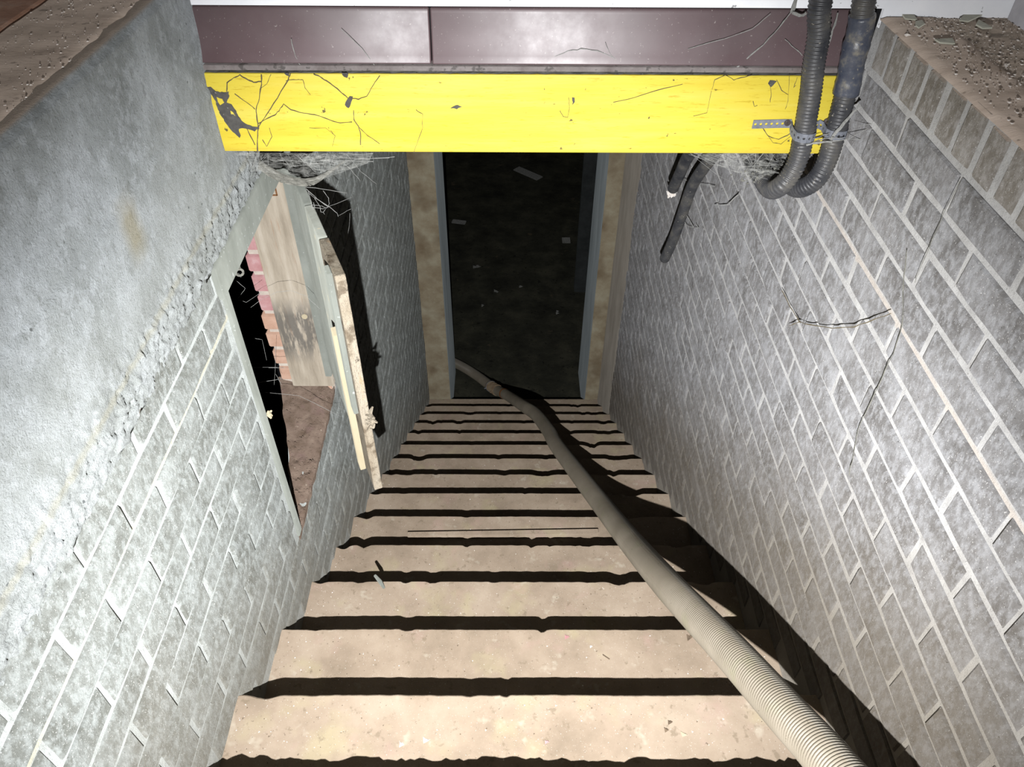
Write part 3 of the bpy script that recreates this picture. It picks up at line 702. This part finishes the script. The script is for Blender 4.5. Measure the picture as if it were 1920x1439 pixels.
A = [(.55, 1.385, .5), (.545, 1.385, .1), (.537, 1.386, -.25), (.534, 1.386, -.394), (.546, 1.386, -.45), (.552, 1.386, -.505), (.561, 1.386, -.559), (.570, 1.386, -.646), (.572, 1.386, -.677), (.566, 1.383, -.710), (.552, 1.385, -.742), (.545, 1.42, -.768), (.545, 1.50, -.776),
     (.553, 1.65, -.79), (.565, 1.85, -.83), (.575, 2.1, -.99), (.585, 2.284, -1.115), (.600, 2.42, -1.25), (.609, 2.525, -1.368)]
B = [(.60, 1.385, .5), (.603, 1.385, .1), (.606, 1.386, -.25), (.609, 1.387, -.393), (.617, 1.387, -.445), (.6195, 1.387, -.491), (.6255, 1.388, -.539), (.628, 1.388, -.594), (.631, 1.388, -.675), (.622, 1.388, -.726), (.606, 1.41, -.760), (.60, 1.46, -.778), (.60, 1.55, -.785),
     (.607, 1.75, -.82), (.622, 2.0, -.92), (.637, 2.2, -1.08), (.640, 2.372, -1.265), (.641, 2.45, -1.43), (.640, 2.513, -1.579), (.630, 2.56, -1.70)]
ca = empty('conduit', A[0]); tag(ca, 'dusty black corrugated conduit, the left one strapped to the yellow board', 'pipe', 'corrugated conduits at the yellow board')
corrugated(A, .0202, .0178, .0068, 20, 'tube', MATS['conduit'], ca)
e = Vector(A[-1]); mb = MB()
for _ in range(18): mb.pebble(e+Vector((random.uniform(-.014, .014), random.uniform(-.004, .02), random.uniform(-.035, .0))), random.uniform(.006, .012), 1)
mb.build('mud_plug', MATS['grain'], ca)['label'] = 'lump of pale debris clogging the open end'
cb = empty('conduit', B[0]); tag(cb, 'dusty black corrugated conduit, the right one against the brick wall, bound with smooth black tape', 'pipe', 'corrugated conduits at the yellow board')
corrugated(B, .0202, .0178, .0068, 20, 'tube', MATS['conduit'], cb)
ps = spline([(.6125, 1.387, -.418), (.617, 1.387, -.445), (.6195, 1.387, -.491), (.6245, 1.388, -.530), (.6265, 1.388, -.556)], .006)
mb = MB(); mb.tube(ps, [.0222+(.0012 if .3 < i/len(ps) < .45 or i/len(ps) > .8 else 0)+.0004*math.sin(i*1.7) for i in range(len(ps))], 22); mb.build('tape_wrap', MATS['tape'], cb, True)['label'] = 'smooth dusty black tape sleeve'

# perforated strap
st = empty('pipe_strap', (.45, 1.409, -.62)); tag(st, 'perforated galvanised metal strap holding the two conduits to the yellow board', 'bracket')
zs = ony(1445, 231, 1.409).z
def zz(i): return ony(1412, 233, 1.409).z
path = []
xa = ony(1411, 233, 1.409).x; xb_ = ony(1484, 229, 1.409).x; zA = ony(1411, 233, 1.409).z
def addp(x, y_, z_): path.append(Vector((x, y_, z_)))
addp(xa, 1.4085, zA); addp(xb_, 1.4085, zA+.002); addp(.5445, 1.402, zA-.001)
cx, cy = .5685, 1.386
for d in range(200, 341, 20): a = math.radians(d); addp(cx+.0212*math.cos(a), cy+.0212*math.sin(a), zA-.008-.001*math.sin(math.radians(d-200)))
addp(.592, 1.400, zA-.003); addp(.598, 1.4075, zA+.002); addp(.6075, 1.4035, zA+.0005)
cx, cy = .6285, 1.388
for d in range(205, 336, 20): a = math.radians(d); addp(cx+.0218*math.cos(a), cy+.0218*math.sin(a), zA-.004)
addp(.653, 1.395, zA-.004)
pp = spline(path, .0105); mb = MB(); hw = .0085
for i in range(len(pp)-1):
    a, b2 = pp[i], pp[i+1]; t = (b2-a); nrm = Vector((t.y, -t.x, 0)).normalized()
    if nrm.y > 0: nrm = -nrm
    up = Vector((0, 0, 1)); c = (a+b2)/2; L_ = t.length/2; tt = t.normalized()
    for lay_, off in ((0, .0), (1, .0012)):
        o_ = c+nrm*off; outer = []; inner = []
        for k in range(8):
            an = math.pi/4*k; ux, uy = math.cos(an), math.sin(an); m_ = max(abs(ux), abs(uy))
            outer.append(o_+tt*(ux/m_*L_)+up*(uy/m_*hw)); inner.append(o_+tt*ux*.0027+up*uy*.0027)
        n_ = len(mb.v); mb.v += [tuple(v) for v in outer+inner]
        for k in range(8): k2 = (k+1) % 8; mb.f.append((n_+k, n_+k2, n_+8+k2, n_+8+k) if lay_ else (n_+8+k, n_+8+k2, n_+k2, n_+k))
mb.build('band', MATS['steel'], st, fix=False)
for qx, qy in ((1477, 231), (1551, 229)):
    c = ony(qx, qy, 1.405); mb = MB(); mb.tube([c+Vector((0, .004, 0)), c, c+Vector((0, -.0015, 0))], [.0062, .0062, .004], 14); mb.build('screw', MATS['nail'], st)

# ------------------------------------------------------------------ big hose
HP = [(-1.6, 5.1, -4.0007), (-1.0, 4.85, -4.0007), (-.70, 4.70, -4.0007), (-.4267, 4.5322, -4.0007), (-.2613, 4.3904, -3.9950), (-.0985, 4.0376, -3.8173), (.0001, 3.791, -3.6506), (.1084, 3.281, -3.2591), (.168, 3.0745, -3.1194), (.2175, 2.7331, -2.8931), (.2374, 2.4925, -2.7333),
      (.2921, 2.0452, -2.4191), (.3403, 1.6595, -2.1452), (.3643, 1.2948, -1.8453), (.3812, .9837, -1.5706), (.4053, .8248, -1.4462), (.4292, .6892, -1.3444), (.4605, .5339, -1.2406), (.4815, .4378, -1.1784), (.52, .22, -1.04), (.545, -.05, -.90), (.56, -.45, -.72), (.565, -1.2, -.42)]
hose = empty('suction_hose', (-.0985, 4.0376, -3.85)); tag(hose, 'long thick dusty beige ribbed hose running down the stairs and through the doorway', 'hose')
corrugated(HP, .0368, .0338, .0062, 30, 'tube', MATS['hose'], hose)
ps = spline(HP[4:8], .01); i0 = min(range(len(ps)), key=lambda i: (Vector(ps[i])-ony(926, 730, 3.90)).length)
i0 = min(range(len(ps)), key=lambda i: (px(ps[i])[0]-926)**2+(px(ps[i])[1]-730)**2)
seg = ps[max(0, i0-8):i0+9]
mb = MB(); mb.tube(seg, [.0395+(.003 if i in (1, 2, 7, 8, 14, 15) else 0) for i in range(len(seg))], 26); mb.build('coupling', MATS['coupling'], hose, True)['label'] = 'wider coupling sleeve where two hose lengths join'
for i in (2, 14):
    c = seg[min(i, len(seg)-1)]; t = (seg[min(i+1, len(seg)-1)]-seg[i-1]).normalized(); side_ = t.cross(Vector((0, 0, 1))).normalized()
    mb = MB(); mb.tube([c-t*.004, c+t*.004], .0432, 26)
    for s_ in (-1, 1): mb.tube([c+side_*s_*.042, c+side_*s_*.056], .005, 8)
    mb.build('clamp', MATS['steel'] if i == 2 else MATS['coupling'], hose)
ii = min(range(len(ps)), key=lambda i: (px(ps[i])[0]-945)**2+(px(ps[i])[1]-742)**2); c = ps[ii]; t = (ps[ii+1]-ps[ii-1]).normalized()
mb = MB(); mb.tube([c-t*.012, c+t*.012], .0382, 24); mb.build('rust_band', MATS['rust'], hose)

# ------------------------------------------------------------------ tops of the side walls
mb = MB(); mb.grid(lambda u, v: (XR+.095+1.6*v, -1.3+2.75*u, -.438+.003*N3((u*22, v*14, 0))+.002*N3((u*90, v*50, 3))+.012*v), 130, 90)
struct(mb.build('floor_right', MATS['gravel_bed'], smooth=True, fix=False))
mb = MB(); mb.box((XR+.10, -1.3, -.70), (XR+1.7, 1.44, -.465)); struct(mb.build('floor_right_fill', MATS['gravel_bed']))
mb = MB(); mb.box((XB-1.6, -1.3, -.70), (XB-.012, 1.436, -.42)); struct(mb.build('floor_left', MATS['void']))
rr = random.Random(11); mb = MB(); mc = MB()
for _ in range(9000):
    x_ = XR+.012+rr.random()**1.2*.75; y_ = rr.uniform(.3, 1.43)
    dens = min(1, (x_-XR)/.10)
    if rr.random() > .25+.75*dens: continue
    z_ = -.4336 if x_ < XR+.10 else -.437+.012*(x_-XR-.1)/1.6
    (mb if rr.random() < .82 else mc).pebble((x_, y_, z_+.001), rr.choice((.0007, .0009, .0012, .0012, .0016, .002, .0034)), .32)
mx = MB(); mx.grid(lambda u, v: (XR-.0015+.116*v, -1.3+2.73*u, -.4342+.0008*N3((u*70, v*6, 0))-.004*(v < .04)-.005*max(0, v-.8)/.2), 220, 10)
mx.build('dust_layer', MATS['dust_floor'], wall_right, smooth=True)['kind'] = 'stuff'
tag(mb.build('white_grit', MATS['grain']), 'white grit scattered over the dirty top of the right wall', 'grit')['kind'] = 'stuff'
tag(mc.build('brown_grit', MATS['crumb']), 'brown crumbs scattered over the dirty top of the right wall', 'grit')['kind'] = 'stuff'
flk = [([(1676,13),(1740,14),(1744,22),(1678,22)], 'long straight grey green flake right against the white wall'), ([(1690,28),(1713,30),(1719,39),(1697,37)], 'small grey green flake in front of the long straight one'),
       ([(1716,42),(1728,40),(1733,47),(1722,54),(1716,50)], 'smallest roundish grey green flake on the right wall top'), ([(1798,40),(1812,22),(1836,18),(1850,26),(1832,34),(1815,42)], 'largest pointed grey green flake on the right wall top'),
       ([(1829,48),(1834,39),(1860,54),(1842,55)], 'wedge shaped grey green flake below the largest one'), ([(1868,14),(1884,18),(1880,26),(1856,24)], 'grey green flake beside the foot of the grey post'),
       ([(1752,76),(1785,74),(1790,84),(1762,82)], 'flat tan flake half buried on the right wall top')]
for P_, lab in flk:
    mb = MB(); mb.prism([onz(a, b2, -.4335) for a, b2 in P_], (0, 0, .0025)); tag(mb.build('stone_flake', MATS['flake']), lab, 'flake', 'flat flakes on the right wall top')
c = onz(1700, 66, -.434); mb = MB(); mb.pebble(c, .0065, .5); tag(mb.build('white_pebble', MATS['grain']), 'single bright white pebble near the edge of the right wall top', 'pebble')
p0 = onz(1866, 46, -.437); p1 = onz(1960, 60, -.437)
mb = MB(); mb.box((.895, 1.345, -.44), (1.01, 1.434, .9)); tag(bevel(mb.build('metal_post', MATS['greypost']), .003), 'mottled grey post standing on the right wall top against the white wall', 'post')
# terracotta pavers on the left
pv = ['reddish brown terracotta paver beside the top of the left wall, the farther one', 'reddish brown terracotta paver beside the top of the left wall, the nearer one']
for i, (a, b2) in enumerate(((1.02, 1.43), (.60, 1.012))):
    mb = MB(); mb.box((XB-.30, a, -.42), (XB-.002, b2, -.372)); tag(bevel(mb.build('paver', MATS['paver']), .006, 2), pv[i], 'paver', 'terracotta pavers beside the left wall top')
rr = random.Random(21); mb = MB()
for _ in range(520):
    y_ = rr.uniform(.5, 1.42); mb.pebble((rr.uniform(XB+.005, XL-.012), y_, -.3725), rr.choice((.0008, .001, .0014, .0022)), .35)
tag(mb.build('pale_grit', MATS['grain']), 'pale grit sprinkled on the dusty top of the left concrete wall', 'grit')['kind'] = 'stuff'

# ------------------------------------------------------------------ litter on the steps
def stepz(y_):
    k = math.ceil((y_-Y0)/RUN-1e-6); return zk(k)
rr = random.Random(31); mb = MB(); mc = MB()
for _ in range(2600):
    x_ = rr.uniform(XL+.01, XR-.01); y_ = rr.uniform(.3, 2.6)
    if rr.random() < .35: x_ = XL+.01+abs(rr.gauss(0, .05)) if rr.random() < .5 else XR-.01-abs(rr.gauss(0, .06))
    k = math.ceil((y_-Y0)/RUN); 
    if yk(k)-y_ < .02: continue
    (mb if rr.random() < .5 else mc).pebble((x_, y_, zk(k)+.0006), rr.choice((.0007, .001, .0014, .002)), .7)
tag(mb.build('white_specks', MATS['grain']), 'tiny white specks of mortar strewn over the upper steps', 'grit')['kind'] = 'stuff'
tag(mc.build('brown_specks', MATS['crumb']), 'tiny brown crumbs of dirt strewn over the upper steps', 'grit')['kind'] = 'stuff'
chips = [(752, 1397, 0, .006, 'grain', 'white mortar chip on the nearest visible step, left of its neighbour'), (797, 1390, 0, .008, 'grain', 'white mortar chip on the nearest visible step, right of its neighbour'),
         (1255, 1355, 0, .006, 'crumb', 'dark crumb on the nearest step, upper one of the pair by the hose'), (1249, 1370, 0, .006, 'crumb', 'dark crumb on the nearest step, lower one of the pair by the hose'),
         (1281, 1379, 0, .007, 'lath', 'tan wood chip on the nearest step beside the hose'), (1024, 1392, 0, .006, 'redbrick', 'orange brick crumb on the nearest visible step'),
         (1062, 1195, 1, .007, 'redbrick', 'orange brick crumb on the second nearest step'), (1108, 1213, 1, .004, 'grain', 'round white bead on the second nearest step'),
         (1292, 1196, 1, .010, 'crumb', 'dark clod beside the hose on the second nearest step')]
for qx, qy, k, s_, mt, lab in chips:
    p_ = onz(qx, qy, zk(k)+.002); mb = MB(); mb.pebble(p_, s_, .5); mb.pebble(p_+Vector((s_*.5, s_*.2, 0)), s_*.6, .5); tag(mb.build('crumb', MATS[mt]), lab, 'debris')
a = onz(765, 1008, zk(4)+.004); b2 = onz(1121, 1003, zk(4)+.004); mb = MB(); d = (b2-a).normalized(); nn = Vector((-d.y, d.x, 0))
mb.prism([a-nn*.008, b2-nn*.010, b2+nn*.010, a+nn*.008], (0, 0, .024)); tag(bevel(mb.build('lath', MATS['step']), .002, 1), 'thin dusty wooden lath lying along a step in the middle of the flight', 'lath')
a = onz(720, 1103, zk(2)); mb = MB(); top_ = a+Vector((-.022, .01, .05)); mb.tube([a, (a+top_)/2+Vector((.002, 0, 0)), top_], [.004, .006, .004], 6); tag(mb.build('wood_splinter', MATS['frame']), 'short pale splinter sticking up from the step near the left wall', 'splinter')
a = onz(1130, 1228, zk(1)+.002); b2 = onz(1143, 1237, zk(1)+.002); mb = MB(); mb.tube([a, b2], .0012, 6); tag(mb.build('twig', MATS['crumb']), 'thin straight twig lying on the second nearest step', 'twig')

# ------------------------------------------------------------------ cobwebs
def strands(lst, name, mat, label, r=.0006, jit=.0, sub=3, cat='cobweb', kind=True):
    mb = MB()
    for L_ in lst:
        rad = r
        if isinstance(L_, tuple): L_, rad = L_
        P_ = [Vector(p) for p in L_]; q = []
        for i in range(len(P_)-1):
            n = max(1, sub)
            for k in range(n): 
                p = P_[i].lerp(P_[i+1], k/n)
                if jit and (i or k): p += Vector([random.uniform(-jit, jit) for _ in range(3)])
                q.append(p)
        q.append(P_[-1]); mb.tube(q, [rad*random.uniform(.6, 1.5) for _ in q], 4)
    o = mb.build(name, mat); 
    o['kind'] = 'stuff'
    if label: tag(o, label, cat)
    return o
def pb(pts, Y=1.4085): return [ony(a, b2, Y) for a, b2 in pts]
T1 = [([(483,286),(482,262),(484,240),(482,218),(480,205),(486,185),(490,160),(490,140)], .0011), ([(484,240),(500,214),(520,184),(540,150),(545,138)], .0009), ([(484,232),(498,224),(515,216),(523,208),(532,195),(545,206),(570,213),(590,215),(620,226),(638,231),(660,229)], .0008),
      ([(478,272),(466,248),(462,240)], .0008), ([(440,176),(462,192),(478,205)], .0006), ([(425,172),(426,155),(438,146),(450,141),(465,150),(476,155),(490,153)], .0009), ([(487,168),(500,158),(508,140)], .0005),
      ([(536,152),(545,150),(560,149),(568,150),(572,165),(582,178)], .0005), ([(588,139),(600,144),(612,152),(632,166),(645,178),(655,186)], .0009), ([(655,184),(672,186),(688,180),(700,160),(712,142)], .0008),
      ([(663,207),(664,225),(672,238),(676,250),(676,272)], .0008), ([(672,238),(690,255),(712,270)], .0005), ([(492,262),(497,270),(500,275),(510,256),(505,240)], .0006), ([(620,245),(628,255),(623,275)], .0004),
      ([(580,240),(610,240),(625,252)], .0003), ([(780,206),(792,214),(792,240),(784,262),(776,286)], .0005), ([(1066,183),(1068,200),(1064,220),(1056,219),(1050,208)], .0005), ([(1150,192),(1190,183),(1230,170),(1280,158)], .0005),
      ([(1335,168),(1340,150),(1360,141),(1376,150),(1390,146),(1410,141)], .0005), ([(1334,170),(1328,200),(1325,212),(1300,218)], .0003), ([(1444,160),(1446,176),(1444,192)], .0006), ([(1456,150),(1466,170),(1478,178)], .0006), ([(1412,190),(1414,200),(1420,198)], .0005),
      ([(1430,240),(1440,255),(1460,262),(1476,254),(1490,246)], .0006), ([(1432,244),(1450,268),(1464,270),(1490,250)], .0004), ([(1480,140),(1478,190),(1472,205)], .0003), ([(1495,145),(1488,165),(1492,160)], .0004)]
strands([(pb(a), b2) for a, b2 in T1], 'cobweb', MATS['web_dark'], 'branching sooty cobweb strands clinging to the yellow board', jit=.0006, sub=3)
T2 = [([(546,73),(552,100),(560,118),(566,125)], .0007), ([(640,55),(680,92),(702,122)], .0006), ([(1040,106),(1066,96),(1090,92),(1120,96),(1150,108),(1170,119)], .0007), ([(1135,80),(1142,98),(1155,113)], .0006), ([(1484,22),(1462,50),(1432,84),(1398,112),(1380,128)], .0012), ([(1445,26),(1410,55),(1360,72),(1290,92)], .0006), ([(1472,74),(1490,90),(1504,104)], .0008), ([(1571,24),(1562,56),(1552,85)], .0016)]
strands([(pb(a, 1.419), b2) for a, b2 in T2], 'cobweb', MATS['web'], 'fine cobweb threads hanging in front of the brown skirting', jit=.0008)
strands([pb([(1484, 24), (1496, -10), (1502, -40)], 1.42), pb([(1486, 24), (1504, 30), (1512, 24)], 1.41)], 'cobweb', MATS['web'], 'thick dusty cobweb thread beside the left conduit above the skirting', r=.0028, jit=.001)
strands([(pb([(1558, 262), (1575, 240), (1600, 210), (1612, 196)], 1.36), .0022), (pb([(1560, 266), (1530, 268), (1512, 272)], 1.36), .002), (pb([(1562, 264), (1590, 262), (1640, 232), (1700, 200), (1712, 190)], 1.34), .0006), (pb([(1560, 258), (1600, 262), (1640, 258)], 1.35), .0006), (pb([(1600, 238), (1650, 230), (1690, 214)], 1.34), .0005),
         (pb([(1514, 262), (1540, 256), (1556, 250)], 1.37), .0008), (pb([(1514, 268), (1540, 262), (1558, 258)], 1.37), .0008)], 'cobweb', MATS['web'], 'clump of dusty cobweb stretched across both conduits and onto the right wall', jit=.001)
# sheet web drooping under the left of the yellow board
def web_sheet(top, bot, name, label, Yt=1.43, Yb=1.62, n=60, m=10):
    mb = MB()
    def samp(pl, t):
        s_ = t*(len(pl)-1); i = min(int(s_), len(pl)-2); f = s_-i; return (pl[i][0]*(1-f)+pl[i+1][0]*f, pl[i][1]*(1-f)+pl[i+1][1]*f)
    def fn(u, v):
        a = samp(top, u); b3 = samp(bot, u); x = a[0]+(b3[0]-a[0])*v; y = a[1]+(b3[1]-a[1])*v+(2.2*N3((u*40, 3, 0)) if v == 1 else 0); Y = Yt+(Yb-Yt)*v**.7+.012*N3((u*14, v*6, 1))
        return ony(x, y, Y)
    mb.grid(fn, n, m); return mb, fn
mb, fn = web_sheet([(486,300),(505,312),(528,325),(552,333),(572,335),(592,332),(612,322),(632,310),(648,300)], [(484,316),(505,332),(528,343),(552,348),(572,350),(590,347),(606,336),(624,322),(646,304)], 'cobweb', '', 1.50, 1.56)
o = tag(mb.build('cobweb', MATS['web_sheet'], None, True), 'ragged dust-laden swag of cobweb drooping below the left end of the yellow board', 'cobweb')
# radiating threads of the same corner
lst = []
rr = random.Random(77)
for _ in range(26):
    a = (rr.uniform(470, 650), 287+rr.uniform(0, 3)); b3 = (a[0]+rr.uniform(-40, 60), 300+rr.uniform(5, 50)); y1 = rr.uniform(1.44, 1.5); y2 = rr.uniform(1.5, 1.7)
    m_ = ((a[0]+b3[0])/2+rr.uniform(-8, 8), (a[1]+b3[1])/2+rr.uniform(0, 8)); lst.append(([ony(*a, y1), ony(*m_, (y1+y2)/2), ony(*b3, y2)], rr.uniform(.00015, .0003)))
for a in ([(545,312),(600,306),(660,300),(730,296)], [(520,300),(560,303),(610,301),(700,303)], [(600,300),(640,296),(690,298),(740,294)]): lst.append((pb(a, 1.5), .0004))
strands(lst, 'cobweb', MATS['web'], 'haze of fine cobweb threads just under the left part of the yellow board', jit=.001)
mb, fn = web_sheet([(440,286),(500,287),(560,287),(620,287),(700,287)], [(430,320),(490,322),(545,330),(600,338),(690,306)], 'cobweb', '', 1.44, 1.52, 40, 10)
tag(mb.build('cobweb', MATS['veil'], None, True), 'thin grey veil of cobweb hanging from the left underside of the yellow board', 'cobweb')
mb, fn = web_sheet([(1300,287),(1360,287),(1420,287),(1490,287)], [(1320,300),(1370,318),(1425,350),(1475,356)], 'cobweb', '', 1.44, 1.45, 40, 10)
tag(mb.build('cobweb', MATS['veil'], None, True), 'thin grey veil of cobweb hanging from the yellow board to the left conduit bend', 'cobweb')
# threads strung from the open leaf to the shaded wall
Wn = [[(572,351),(600,354),(650,362)], [(574,354),(598,376),(615,388),(660,370)], [(606,358),(616,372),(617,382),(614,390)], [(578,362),(592,372),(618,388),(632,400),(634,406)], [(584,388),(606,392),(618,387)], [(584,384),(600,386),(612,390),(606,398),(590,396)],
      [(606,398),(614,412),(622,430),(624,448),(626,458)], [(590,372),(600,388),(602,402)], [(596,412),(610,432),(618,446),(618,466)], [(618,446),(634,446),(625,466)], [(636,404),(658,392)], [(656,400),(655,425),(650,455)], [(578,358),(586,390),(600,418)], [(588,380),(594,404),(605,424)]]
lst = []
for a in Wn:
    L_ = []
    for q in a: t = min(1, max(0, (q[0]-575)/85)); L_.append(ony(q[0], q[1], 1.48+.35*t))
    lst.append((L_, .0005))
strands(lst, 'cobweb', MATS['web'], 'fan of cobweb threads stretched from the broken hatch door into the shadow', jit=.0006)
Wh = [[(440,525),(458,539),(460,541),(452,552),(446,560)], [(446,563),(462,567),(490,548)], [(470,577),(490,562),(520,548),(545,545),(575,556),(600,580)], [(440,470),(450,485),(446,500),(430,508)], [(432,490),(445,505),(436,520)], [(478,635),(492,637),(500,676)], [(440,690),(520,689)], [(517,650),(516,700),(514,722)], [(517,702),(528,722)], [(485,718),(530,710)], [(497,736),(560,742),(640,782)], [(425,500),(440,512),(452,520),(447,512)], [(504,690),(534,690)]]
strands([([ony(x, y_, 1.60) for x, y_ in a], .00035) for a in Wh], 'cobweb', MATS['web'], 'sparse cobweb threads across the black opening of the hatch', jit=.0008)
# torn web rag at the hatch corner
mb = MB()
for cpx, cpy, rx, ry in ((449, 511, 7, 6), (431, 510, 5, 8)):
    ring = []
    for k in range(17):
        a = 2*math.pi*k/16; ring.append(ony(cpx+rx*math.cos(a), cpy+ry*math.sin(a), 1.42))
    mb.tube(ring, .003, 6)
mb.tube([ony(434, 484, 1.42), ony(444, 490, 1.42), ony(450, 505, 1.42)], [.002, .005, .003], 6); mb.tube([ony(425, 498, 1.42), ony(436, 508, 1.42), ony(446, 516, 1.42)], [.002, .005, .003], 6)
tag(mb.build('cobweb', MATS['web_sheet'], None, True), 'torn looped rag of cobweb at the upper corner of the hatch', 'cobweb')
# web haze round the conduit bends
lst = []
for _ in range(34):
    a = (rr.uniform(1290, 1470), 287+rr.uniform(0, 4)); b3 = (rr.uniform(1350, 1490), rr.uniform(298, 352)); lst.append(([ony(*a, rr.uniform(1.44, 1.5)), ony((a[0]+b3[0])/2+rr.uniform(-6, 6), (a[1]+b3[1])/2+rr.uniform(2, 12), 1.48), ony(*b3, rr.uniform(1.38, 1.46))], rr.uniform(.00015, .0003)))
strands(lst, 'cobweb', MATS['web'], 'grey tangle of cobweb threads around the bends of the two conduits', jit=.001)
mb = MB()
for _ in range(150):
    qx = rr.gauss(1435, 26); qy = rr.gauss(330, 12)
    if qy < 296 or qx > 1478: continue
    mb.pebble(ony(qx, qy, 1.47+rr.uniform(-.03, .04)), rr.uniform(.0015, .004), .8)
tag(mb.build('web_dust', MATS['web_sheet']), 'clots of dust caught in the cobweb beside the left conduit bend', 'dust')['kind'] = 'stuff'
strands([(([onx(a, b2, XR-.012) for a, b2 in q]), r_) for q, r_ in (([(1480,611),(1492,606),(1500,604),(1515,609),(1560,615),(1600,613),(1640,600),(1670,588)], .0010), ([(1466,545),(1478,570),(1490,590),(1500,605)], .0009))], 'cobweb', MATS['web_dark'], 'dark stringy cobweb strand lying on the right brick wall', jit=.0012)
strands([(([onx(a, b2, XR-.01) for a, b2 in q]), r_) for q, r_ in (([(1700,470),(1695,520),(1692,610),(1680,650),(1660,695),(1640,740),(1610,800),(1600,850),(1592,892)], .0007), ([(1800,340),(1770,400),(1740,470),(1715,530)], .0004))], 'cobweb', MATS['web_sheet'], 'long thin dusty thread hanging down the middle of the right brick wall', jit=.001)
strands([([onx(a, b2, XR-.012) for a, b2 in q]) for q in ([(1262,330),(1310,345),(1340,350)], [(1340,385),(1365,384),(1385,365)], [(1282,415),(1290,425),(1310,428),(1305,420)], [(1290,410),(1287,402),(1300,426)])], 'cobweb', MATS['web'], 'loose pale cobweb wisps on the right wall beside the conduit ends', r=.0011, jit=.001)
bpy.context.view_layer.update()
